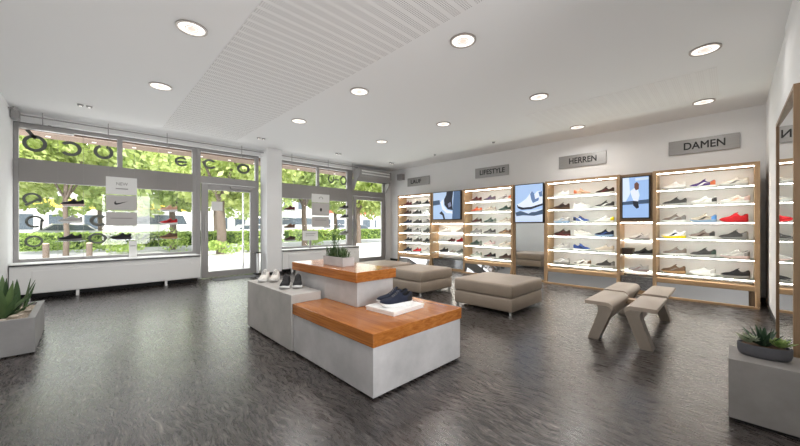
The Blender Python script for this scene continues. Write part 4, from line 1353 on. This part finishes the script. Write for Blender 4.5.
# ------------------------------------------------------------------ ottomans
def cushion(mb, x0, x1, y0, y1, z0, z1, r=0.045, crown=0.015, n=18, crease=True):
    """soft rounded box"""
    def prof(u):            # superellipse falloff at the borders
        return (1 - abs(u) ** 9)
    cx, cy, hx_, hy_ = (x0 + x1) / 2, (y0 + y1) / 2, (x1 - x0) / 2, (y1 - y0) / 2
    k = [-1, -0.985, -0.955, -0.9, -0.75, -0.5, -0.25, 0, 0.25, 0.5, 0.75, 0.9, 0.955, 0.985, 1]
    layers = []
    for (zz, inset) in ((z0, 0.016), (z0 + 0.006, 0.005), (z0 + 0.016, 0.001), ((z0 + z1) / 2, 0.0), (z1 - 0.032, 0.002), (z1 - 0.014, 0.008), (z1 - 0.004, 0.020), (z1, 0.04)):
        hxx, hyy = hx_ - inset, hy_ - inset
        ring = []
        rc = r
        for qx, qy, a0 in ((1, 1, 0), (-1, 1, 90), (-1, -1, 180), (1, -1, 270)):
            for j in range(6):
                a = radians(a0 + 90 * j / 5)
                ring.append((cx + qx * (hxx - rc) + rc * cos(a), cy + qy * (hyy - rc) + rc * sin(a), zz))
        layers.append(ring)
    m0 = len(mb.v)
    mb.grid(layers, closed=True)
    n_ = len(layers[0])
    mb.f.append(tuple(m0 + i for i in range(n_ - 1, -1, -1)))
    # crowned top
    top = layers[-1]
    prev = m0 + (len(layers) - 1) * n_
    for s_, dz in ((0.8, crown * 0.45), (0.5, crown * 0.85), (0.2, crown)):
        st = len(mb.v)
        mb.v += [(cx + (p[0] - cx) * s_, cy + (p[1] - cy) * s_, z1 + dz) for p in top]
        mb.f += [(prev + i, prev + (i + 1) % n_, st + (i + 1) % n_, st + i) for i in range(n_)]
        prev = st
    mb.f.append(tuple(prev + i for i in range(n_)))


def ottoman(x0, x1, y0, y1, label):
    t = thing('ottoman', label, 'ottoman', ((x0 + x1) / 2, (y0 + y1) / 2, 0), 0, 'leather ottomans')
    m = MB()
    cushion(m, x0 + 0.005, x1 - 0.005, y0 + 0.005, y1 - 0.005, 0.045, 0.236, 0.02, 0.0)
    obj('base', m, M_leather, t, smooth=50)
    m = MB()
    cushion(m, x0, x1, y0, y1, 0.235, 0.412, 0.032, 0.012)
    obj('seat_cushion', m, M_leather, t, smooth=50)
    for lx in (x0 + 0.045, x1 - 0.045):
        for ly in (y0 + 0.045, y1 - 0.045):
            obj('leg', MB().cyl((lx, ly, 0), 0.02, 0.06, 16), M_chrome, t, smooth=40)
    return t


ottoman(4.01, 4.99, 2.01, 2.95, 'taupe leather ottoman nearest the HERREN unit, largest in view')
ottoman(4.07, 4.97, 3.68, 4.55, 'taupe leather ottoman in the middle, partly behind the podium')
ottoman(4.12, 5.0, 4.78, 5.65, 'taupe leather ottoman farthest back, mostly hidden by the middle one')

# ------------------------------------------------------------------ bench stool with four seats
t = thing('fitting_bench', 'beige four-seat bench with slanted legs before the DAMEN unit', 'bench', (4.65, 0.8, 0))


def seat_piece(x0, x1, yi, s, leg_x0, leg_x1):
    """s=+1: seat runs to +Y from the inner edge yi (left seats), -1 to the right"""
    zt, th = 0.405, 0.038
    R, Ri = 0.062, 0.026
    out = [(0.264, zt - 0.006), (0.258, zt)]
    for j in range(9):                                   # outer bend
        a = radians(90 + 82 * j / 8)
        out.append((R + R * cos(a), zt - R + R * sin(a)))
    out += [(0.064, 0.20), (0.094, 0.20)]                # flap running down behind the leg
    for j in range(7):                                   # inner bend
        a = radians(172 - 82 * j / 6)
        out.append((R + Ri * cos(a), zt - th - Ri + Ri * sin(a)))
    out += [(0.258, zt - th), (0.264, zt - th + 0.006)]
    obj('seat', MB().prism([(x0, yi + s * y, z) for y, z in out], (x1 - x0, 0, 0)), M_ply, t, bevel=0.003)
    lg = [(0.035, zt - 0.045), (0.115, zt - th - 0.001), (0.150, zt - th - 0.001), (0.134, zt - 0.075), (0.140, zt - 0.12), (0.236, 0.0), (0.132, 0.0), (0.012, zt - 0.09), (0.012, zt - 0.07)]
    obj('leg', MB().prism([(leg_x0, yi + s * y, z) for y, z in lg], (leg_x1 - leg_x0, 0, 0)), M_ply_edge, t, bevel=0.004)


seat_piece(3.86, 4.60, 0.845, 1, 3.857, 3.99)
seat_piece(3.86, 4.56, 0.755, -1, 3.857, 3.99)
seat_piece(4.69, 5.42, 0.865, 1, 5.22, 5.36)
seat_piece(4.69, 5.42, 0.765, -1, 5.22, 5.36)
obj('cross_beam', MB().box(4.57, 4.69, 0.62, 0.98, 0.28, 0.335), M_ply_in, t, bevel=0.004)


# ------------------------------------------------------------------ window displays
def hanger(x, y, zs, label, ztop=2.97):
    t = thing('display_hanger', label, 'display hanger', (x, y, 0.586))
    for s in (-1, 1):
        obj('cable', MB().tube([(x + s * 0.16, y + 0.06, 0.586), (x + s * 0.16, y + 0.06, ztop)], 0.0022, 6), M_steel, t)
    for z in zs:
        obj('acrylic_shelf', MB().box(x - 0.19, x + 0.19, y - 0.08, y + 0.08, z - 0.008, z), M_acryl, t)
    return t


GW = 'sneakers displayed in the shop windows'
hanger(-0.19, 8.2, (1.55, 1.25, 0.93), 'clear hanging shelves near the left end of the left window')
sneaker((-0.17, 8.19, 1.55), radians(180), 'black sneaker on the upper hanging shelf in the left window', GW, 'black', 'pink', 'maroon', None, 'black')
sneaker((-0.19, 8.19, 1.25), radians(180), 'light grey sneaker on the middle hanging shelf in the left window', GW, 'lgrey', 'white', 'grey')
sneaker((-0.20, 8.19, 0.93), radians(180), 'black-grey sneaker on the lower hanging shelf, left of the swoosh board', GW, 'black', 'grey', 'dgrey', None, 'dgrey')
hanger(1.24, 8.2, (1.50, 1.225, 0.93), 'clear hanging shelves right of the swoosh board in the left window')
sneaker((1.24, 8.19, 1.50), radians(180), 'peach sneaker on the upper hanging shelf beside the entrance', GW, 'peach', 'white', 'lgrey', None, 'white')
sneaker((1.24, 8.19, 1.225), radians(180), 'red sneaker on the middle hanging shelf beside the entrance', GW, 'red', 'white', 'maroon', 'maroon', 'white')
sneaker((1.24, 8.19, 0.93), radians(180), 'brown sneaker on the lower hanging shelf beside the entrance', GW, 'brown', 'gum', 'dgrey', None, 'tan')


def board(x0, x1, y, panels, label, ztop=2.97):
    t = thing('display_board', label, 'sign', ((x0 + x1) / 2, y, panels[-1][1]))
    for x in (x0 + 0.04, x1 - 0.04):
        obj('cable', MB().tube([(x, y + 0.01, 0.586), (x, y + 0.01, ztop)], 0.002, 6), M_steel, t)
    out = []
    for (z1, z0, mat) in panels:
        out.append(obj('card', MB().box(x0, x1, y - 0.006, y, z0, z1), mat, t))
    return t, out


t, cards = board(0.27, 0.725, 8.2, [(2.13, 1.80, M_whitecard), (1.78, 1.50, M_greycard), (1.46, 1.20, M_greycard)], 'hanging white and grey board with NEW and a swoosh in the left window')
text_mesh('lettering', 'NEW', 0.085, M_panel, cards[0], (0.50, 8.192, 2.00), (pi / 2, 0, 0), 0.001, 0.17)
obj('text_line', MB().box(0.41, 0.59, 8.192, 8.194, 1.90, 1.918), M_panel, cards[0])
obj('text_line', MB().box(0.34, 0.66, 8.192, 8.194, 1.335, 1.352), M_panel, cards[2])
# swoosh
pts_u = [(0.0, 0.45), (0.02, 0.30), (0.08, 0.16), (0.17, 0.12), (0.30, 0.20), (1.0, 0.78), (0.33, 0.44), (0.20, 0.40), (0.13, 0.46), (0.12, 0.60), (0.16, 0.80), (0.06, 0.66)]
sw = MB().prism([(0.385 + 0.21 * u, 8.194, 1.585 + 0.115 * v) for u, v in pts_u], (0, -0.002, 0))
obj('swoosh', sw, M_text, cards[1])
hanger(0.50, 8.2, (0.935,), 'clear hanging shelf below the swoosh board in the left window', 1.2)
sneaker((0.49, 8.19, 0.935), radians(180), 'black sneaker on the shelf below the swoosh board', GW, 'black', 'dgrey', 'dgrey', None, 'dgrey')
t = thing('price_card', 'small white price card on the sill below the swoosh board', 'card', (0.66, 8.16, 0.935))
obj('card', MB().box(0.60, 0.72, 8.155, 8.16, 0.586, 0.90), M_whitecard, t)
obj('text_line', MB().box(0.62, 0.70, 8.153, 8.155, 0.80, 0.815), M_panel, t)

hanger(3.87, 8.2, (1.60, 1.13, 0.80), 'clear hanging shelves just right of the pillar in the second window')
sneaker((3.88, 8.19, 1.60), radians(180), 'maroon sneaker on the upper hanging shelf right of the pillar', GW, 'maroon', 'lgrey', 'dgrey', None, 'brown')
sneaker((3.88, 8.19, 1.13), radians(180), 'brown sneaker on the middle hanging shelf right of the pillar', GW, 'brown', 'lgrey', 'dgrey', None, 'brown')
sneaker((3.88, 8.19, 0.80), radians(180), 'dark brown sneaker on the lowest hanging shelf right of the pillar', GW, 'dbrown', 'grey', 'dgrey', None, 'brown')
t, cards = board(4.53, 5.10, 8.2, [(2.10, 1.86, M_whitecard), (1.85, 1.48, M_greycard), (1.46, 1.16, M_greycard)], 'hanging pale board with a small dark emblem in the second window')
obj('text_line', MB().tube([(4.82 + 0.06 * cos(a), 8.193, 1.96 + 0.06 * sin(a)) for a in [pi * k / 8 for k in range(9)]], 0.008, 6), M_panel, cards[0])
obj('emblem', MB().prism([(4.82 + 0.035 * cos(a) * (0.4 if sin(a) > 0.6 else 1), 8.194, 1.66 + 0.055 * sin(a)) for a in [2 * pi * k / 14 for k in range(14)]], (0, -0.002, 0)), M_text, cards[1])
obj('text_line', MB().box(4.62, 5.0, 8.192, 8.194, 1.35, 1.362), M_panel, cards[2])
t = thing('price_card', 'white price card standing in the second window below the pale board', 'card', (4.45, 8.12, 0.9))
obj('card', MB().box(4.22, 4.68, 8.115, 8.12, 0.80, 1.06), M_whitecard, t)
obj('text_line', MB().box(4.30, 4.60, 8.113, 8.115, 0.97, 0.985).box(4.30, 4.56, 8.113, 8.115, 0.92, 0.93), M_panel, t)
obj('stand', MB().box(4.42, 4.48, 8.12, 8.15, 0.586, 0.95), M_steel, t)
hanger(5.6, 8.2, (1.70, 1.42, 0.93), 'clear hanging shelves at the right end of the second window')
sneaker((5.6, 8.19, 1.70), radians(180), 'black sneaker on the upper hanging shelf beside the air curtain', GW, 'black', 'lgrey', 'dgrey', None, 'dgrey')
sneaker((5.6, 8.19, 1.42), radians(180), 'dark grey sneaker on the middle hanging shelf beside the air curtain', GW, 'dgrey', 'white', 'dgrey', None, 'white')
sneaker((5.6, 8.19, 0.93), radians(180), 'grey sneaker on the lowest hanging shelf beside the air curtain', GW, 'grey', 'lgrey', 'dgrey', None, 'white')

# ------------------------------------------------------------------ the street outside
M_pave = plain('pale_pavement', (0.62, 0.60, 0.58), 0.85, var=0.08, scale=2)
M_road = plain('grey_road', (0.33, 0.33, 0.34), 0.85, var=0.08, scale=1)
M_grass = plain('lawn', (0.16, 0.24, 0.06), 0.95, var=0.35, scale=6)
M_leafA = leaf_mat('lime_leaf', (0.32, 0.40, 0.09), (0.66, 0.74, 0.32), 0.5)
M_leafB = leaf_mat('green_leaf', (0.20, 0.28, 0.07), (0.50, 0.60, 0.25), 0.5)
M_leafC = leaf_mat('hedge_leaf', (0.18, 0.29, 0.05), (0.46, 0.58, 0.16), 0.4)
M_bark = plain('tree_bark', (0.13, 0.10, 0.08), 0.9, var=0.3, scale=8, bump=0.5, stretch=(4, 4, 1))
M_white = plain('white_render', (0.74, 0.74, 0.73), 0.8)
M_paleg = plain('pale_grey_render', (0.55, 0.56, 0.58), 0.8)
M_dwin = plain('dark_window', (0.06, 0.08, 0.10), 0.15)
M_yell = plain('yellow_fascia', (0.75, 0.52, 0.06), 0.6)
M_redp = plain('red_fascia', (0.55, 0.09, 0.06), 0.6)


def gstruct(name, mb, mat):
    o = obj(name, mb, mat)
    o['kind'] = 'structure'
    return o


gstruct('pavement', MB().box(-30, 60, 8.46, 14.2, -0.2, -0.04), M_pave)
gstruct('pavement', MB().box(-30, 60, -40, Y_BACK - 0.16, -0.2, -0.04), M_pave)
gstruct('verge', MB().box(-40, 80, 14.2, 18.2, -0.2, -0.03), M_pave)
gstruct('road', MB().box(-60, 120, 18.2, 24.0, -0.22, -0.06), M_road)
gstruct('lawn', MB().box(-60, 120, 24.0, 30.0, -0.2, -0.03), M_grass)
gstruct('car_park', MB().box(-80, 160, 30.0, 110, -0.25, -0.08), M_pave)
gstruct('canopy', MB().box(-3, 9, 8.52, 9.1, 2.86, 2.98), M_canopy)
for k in range(11):
    x = -0.5 + 0.62 * k
    tag(obj('canopy_spot', MB().cyl((x, 8.85, 2.85), 0.035, 0.01, 14), M_lamp, smooth=40), 'tiny round spot in the brown canopy outside the windows', 'spotlight', 'canopy spots')


def leaf_cloud(r, n, size, seed, flat=0.75, lumps=7):
    rr = random.Random(seed)
    mb_ = MB()
    cs = [(Vector((rr.uniform(-1, 1), rr.uniform(-1, 1), rr.uniform(-0.8, 0.8))) * r * 0.55, r * rr.uniform(0.4, 0.62)) for _ in range(lumps)]
    for i in range(n):
        c, cr = cs[i % lumps]
        d = Vector((rr.gauss(0, 1), rr.gauss(0, 1), rr.gauss(0, 1))).normalized()
        p = c + d * cr * rr.uniform(0.55, 1.0) ** 0.5
        p.z *= flat
        nrm = Vector((rr.gauss(0, 1), rr.gauss(0, 1), rr.gauss(0, 1) + 0.6)).normalized()
        a = nrm.orthogonal().normalized()
        b = nrm.cross(a)
        s_ = size * rr.uniform(0.6, 1.3)
        a, b = a * s_, b * s_ * 0.7
        mb_.add([p - a, p - b * 0.8, p + a, p + b * 0.8], [(0, 1, 2, 3)])
    return mb_


CROWNS = []
for k in range(4):
    me = leaf_cloud(3.0, 5200, 0.17, 40 + k).mesh('crown')
    me.materials.append(M_leafA if k % 2 == 0 else M_leafB)
    CROWNS.append(me)


def tree(x, y, trunk_r, crown_z, sc, k, label):
    t = thing('street_tree', label, 'tree', (x, y, -0.04), 0, 'street trees')
    m_ = MB()
    rr = random.Random(k * 7 + 1)
    top = crown_z + 0.5
    m_.tube([(0, 0, -0.1), (0.03, 0.02, top * 0.3), (-0.03, 0.03, top * 0.65), (0.02, 0.0, top)], trunk_r, 12, trunk_r * 0.7)
    for q in range(5):
        a = q * 1.257 + rr.uniform(-0.3, 0.3)
        m_.tube([(0, 0, top * 0.72), (cos(a) * 0.7, sin(a) * 0.7, top + 0.5), (cos(a) * 1.5, sin(a) * 1.5, top + 1.6)], trunk_r * 0.38, 7, 0.02)
    obj('trunk', m_, M_bark, t, local=True, smooth=60)
    c = bpy.data.objects.new('crown', CROWNS[k % 4])
    COL.objects.link(c)
    c.parent = t
    c.location = (0, 0, crown_z + 1.5 * sc)
    c.scale = (sc, sc, sc)
    c.rotation_euler = (0, 0, k * 1.3)


for (x, y, r_, cz, sc, k, lab) in [
    (4.25, 15.6, 0.21, 2.6, 1.0, 0, 'thick-trunked tree straight outside the entrance door'),
    (3.3, 20.6, 0.17, 2.5, 1.1, 1, 'tree beyond the road, seen through the right part of the left window'),
    (-0.6, 19.5, 0.10, 2.7, 1.0, 2, 'slender tree seen through the left part of the left window'),
    (9.2, 17.5, 0.17, 2.6, 1.1, 3, 'tree seen through the second window, left of the pale board'),
    (13.8, 18.4, 0.20, 2.5, 1.1, 0, 'tree seen through the second window behind the pale board'),
    (7.0, 27.0, 0.18, 2.7, 1.3, 2, 'tree far behind the entrance door, across the lawn'),
    (0.8, 33.0, 0.2, 2.9, 1.4, 1, 'tree in the car park beyond the left window'),
    (17.5, 27.0, 0.2, 2.8, 1.4, 3, 'tree across the lawn beyond the second window'),
    (23.0, 23.0, 0.2, 2.8, 1.3, 2, 'tree across the road beyond the side door'),
    (-5.5, 30.0, 0.2, 2.9, 1.3, 0, 'tree at the far left beyond the left window'),
    (13.0, 36.0, 0.2, 3.0, 1.5, 1, 'large tree in the car park beyond the entrance'),
]:
    tree(x, y, r_, cz, sc, k, lab)


def hedge(x0, x1, y0, y1, h, seed, n, label, size=0.06):
    rr = random.Random(seed)
    t = thing('hedge', label, 'hedge', ((x0 + x1) / 2, (y0 + y1) / 2, -0.03))
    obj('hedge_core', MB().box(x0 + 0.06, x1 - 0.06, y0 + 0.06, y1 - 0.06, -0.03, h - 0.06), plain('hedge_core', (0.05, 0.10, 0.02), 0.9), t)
    mb_ = MB()
    for i in range(n):
        f = rr.random()
        if f < 0.5:
            p = Vector((rr.uniform(x0, x1), rr.uniform(y0, y1), h + rr.uniform(-0.08, 0.06)))
        else:
            p = Vector((rr.uniform(x0, x1), y0 + rr.uniform(-0.04, 0.08), rr.uniform(0, h)))
        nrm = Vector((rr.gauss(0, 1), rr.gauss(-0.4, 1), rr.gauss(0.5, 1))).normalized()
        a = nrm.orthogonal().normalized()
        b = nrm.cross(a)
        s_ = size * rr.uniform(0.6, 1.4)
        mb_.add([p - a * s_, p - b * s_ * 0.6, p + a * s_, p + b * s_ * 0.6], [(0, 1, 2, 3)])
    obj('foliage', mb_, M_leafC, t)


hedge(-9, 10.5, 24.3, 25.4, 0.75, 3, 5000, 'long clipped hedge across the road beyond the left window', 0.10)
hedge(11.5, 34, 24.3, 25.4, 0.8, 4, 5000, 'long clipped hedge across the road beyond the second window', 0.10)


def bush(x, y, r_, h, seed, label, n=420):
    mb_ = leaf_cloud(r_, n, 0.055, seed, h / r_, 5)
    mb_.v = [(a, b, c + h * 0.7) for a, b, c in mb_.v]
    o = bpy.data.objects.new('shrub', None)
    bpy.data.objects.remove(o)
    o = obj('shrub', MB().add([(a + x, b + y, max(c, 0.0) - 0.03) for a, b, c in mb_.v], mb_.f), M_leafC)
    tag(o, label, 'shrub', 'shrubs along the street')


bush(4.1, 15.0, 0.75, 0.42, 1, 'low shrub at the foot of the tree outside the entrance', 700)
bush(5.3, 15.4, 0.7, 0.40, 2, 'low shrub right of the thick trunk outside the entrance', 700)
bush(3.1, 19.0, 0.75, 0.7, 3, 'bright round shrub seen beside the entrance through the left window', 600)
bush(1.4, 19.4, 0.8, 0.30, 4, 'flat flowering shrub seen below the swoosh board outside', 600)
bush(0.4, 21.5, 0.9, 0.40, 5, 'shrub at the roadside seen in the middle of the left window', 500)
bush(-1.2, 22.5, 1.1, 0.5, 6, 'wide shrub at the roadside seen in the left part of the left window', 600)
bush(10.4, 18.2, 0.8, 0.4, 7, 'low shrub at the roadside seen through the second window', 500)
bush(18.3, 18.6, 0.9, 0.5, 8, 'low shrub at the roadside seen through the side door', 500)
for (x, y, lab) in ((-1.05, 17.6, 'short wooden bollard on the verge at the left end of the window'), (0.1, 17.2, 'taller wooden bollard on the verge outside the left window')):
    t = thing('bollard', lab, 'bollard', (x, y, -0.03))
    obj('post', MB().cyl((x, y, -0.03), 0.09, 0.55, 16), M_bark, t, smooth=40)
    obj('cap', MB().cyl((x, y, 0.52), 0.10, 0.04, 16, 0.07), plain('wood_cap', (0.45, 0.36, 0.26), 0.8), t, smooth=40)


def building(x0, x1, y, h, mat, label, fascia=None, win=(1.5, 1.0), nwin=6, floors=1):
    t = thing('building', label, 'building', ((x0 + x1) / 2, y + 3, -0.08))
    obj('walls', MB().box(x0, x1, y, y + 7, -0.08, h), mat, t)
    obj('roof', MB().box(x0 - 0.2, x1 + 0.2, y - 0.2, y + 7.2, h, h + 0.25), M_paleg, t)
    if fascia:
        obj('fascia', MB().box(x0, x1, y - 0.12, y, h - 1.1, h - 0.2), fascia, t)
    step = (x1 - x0) / nwin
    for f in range(floors):
        for k in range(nwin):
            xa = x0 + step * (k + 0.2)
            z0 = 0.8 + f * 2.8
            w_ = obj('window', MB().box(xa, xa + step * 0.6, y - 0.06, y, z0, z0 + win[0]), M_dwin, t)
    return t


building(-6, 10, 50, 4.2, M_white, 'low white shop building with yellow fascia beyond the left window', M_yell, (1.6, 1), 6)
building(11, 26, 44, 6.8, M_white, 'two-storey white building beyond the entrance door', None, (1.4, 1), 7, 2)
building(27, 52, 52, 4.6, M_white, 'low white building with red fascia beyond the second window', M_redp, (1.6, 1), 8)
building(-30, -8, 46, 8.5, M_paleg, 'pale grey building at the far left beyond the left window', None, (1.4, 1), 7, 3)
building(54, 80, 50, 8, M_paleg, 'pale grey building at the far right beyond the side door', None, (1.4, 1), 7, 3)


def car(x, y, rz, colr, label, van=False):
    t = thing('van' if van else 'car', label, 'van' if van else 'car', (x, y, -0.08), rz, 'parked vehicles')
    m_ = plain('car_' + colr[0], colr[1], 0.25, 0.1)
    if van:
        pr = [(-2.9, 0.35), (2.6, 0.35), (2.9, 0.6), (2.85, 1.1), (2.3, 1.35), (1.9, 2.3), (1.6, 2.5), (-2.8, 2.5), (-2.9, 2.3)]
        wn_ = [(1.85, 1.4), (2.15, 1.4), (1.8, 2.2), (-2.5, 2.2), (-2.5, 1.4)]
    else:
        pr = [(-2.1, 0.35), (2.0, 0.35), (2.1, 0.55), (2.0, 0.8), (1.1, 0.92), (0.5, 1.38), (-1.2, 1.42), (-1.9, 0.95), (-2.15, 0.85)]
        wn_ = [(0.95, 0.93), (0.45, 1.32), (-1.15, 1.35), (-1.7, 0.95)]
    obj('body', MB().prism([(a, -0.85, b) for a, b in pr], (0, 1.7, 0)), m_, t, local=True, bevel=0.06)
    obj('side_windows', MB().prism([(a, -0.862, b) for a, b in wn_], (0, 1.724, 0)), M_dwin, t, local=True)
    for sx in (-1.35, 1.35):
        for sy in (-0.87, 0.67):
            obj('wheel', MB().cyl((sx, sy, 0.32), 0.32, 0.2, 20, axis='Y'), M_dark, t, local=True, smooth=40)


car(-0.5, 33.5, 0.1, ('silver', (0.5, 0.5, 0.52)), 'silver car parked beyond the hedge at the left end of the window')
car(4.5, 35.5, 0, ('white', (0.75, 0.75, 0.75)), 'white van parked beyond the hedge outside the left window', True)
car(11.5, 34.0, pi, ('white', (0.75, 0.75, 0.75)), 'white car parked beyond the hedge outside the entrance')
car(18.5, 36.5, 0.0, ('white', (0.75, 0.75, 0.75)), 'white van parked beyond the hedge outside the entrance sidelight', True)
car(25.5, 34.0, 0.0, ('grey', (0.16, 0.17, 0.19)), 'dark grey car parked beyond the hedge outside the second window')
car(33.0, 35.0, 0.0, ('white', (0.75, 0.75, 0.75)), 'white van parked beyond the hedge outside the side door', True)
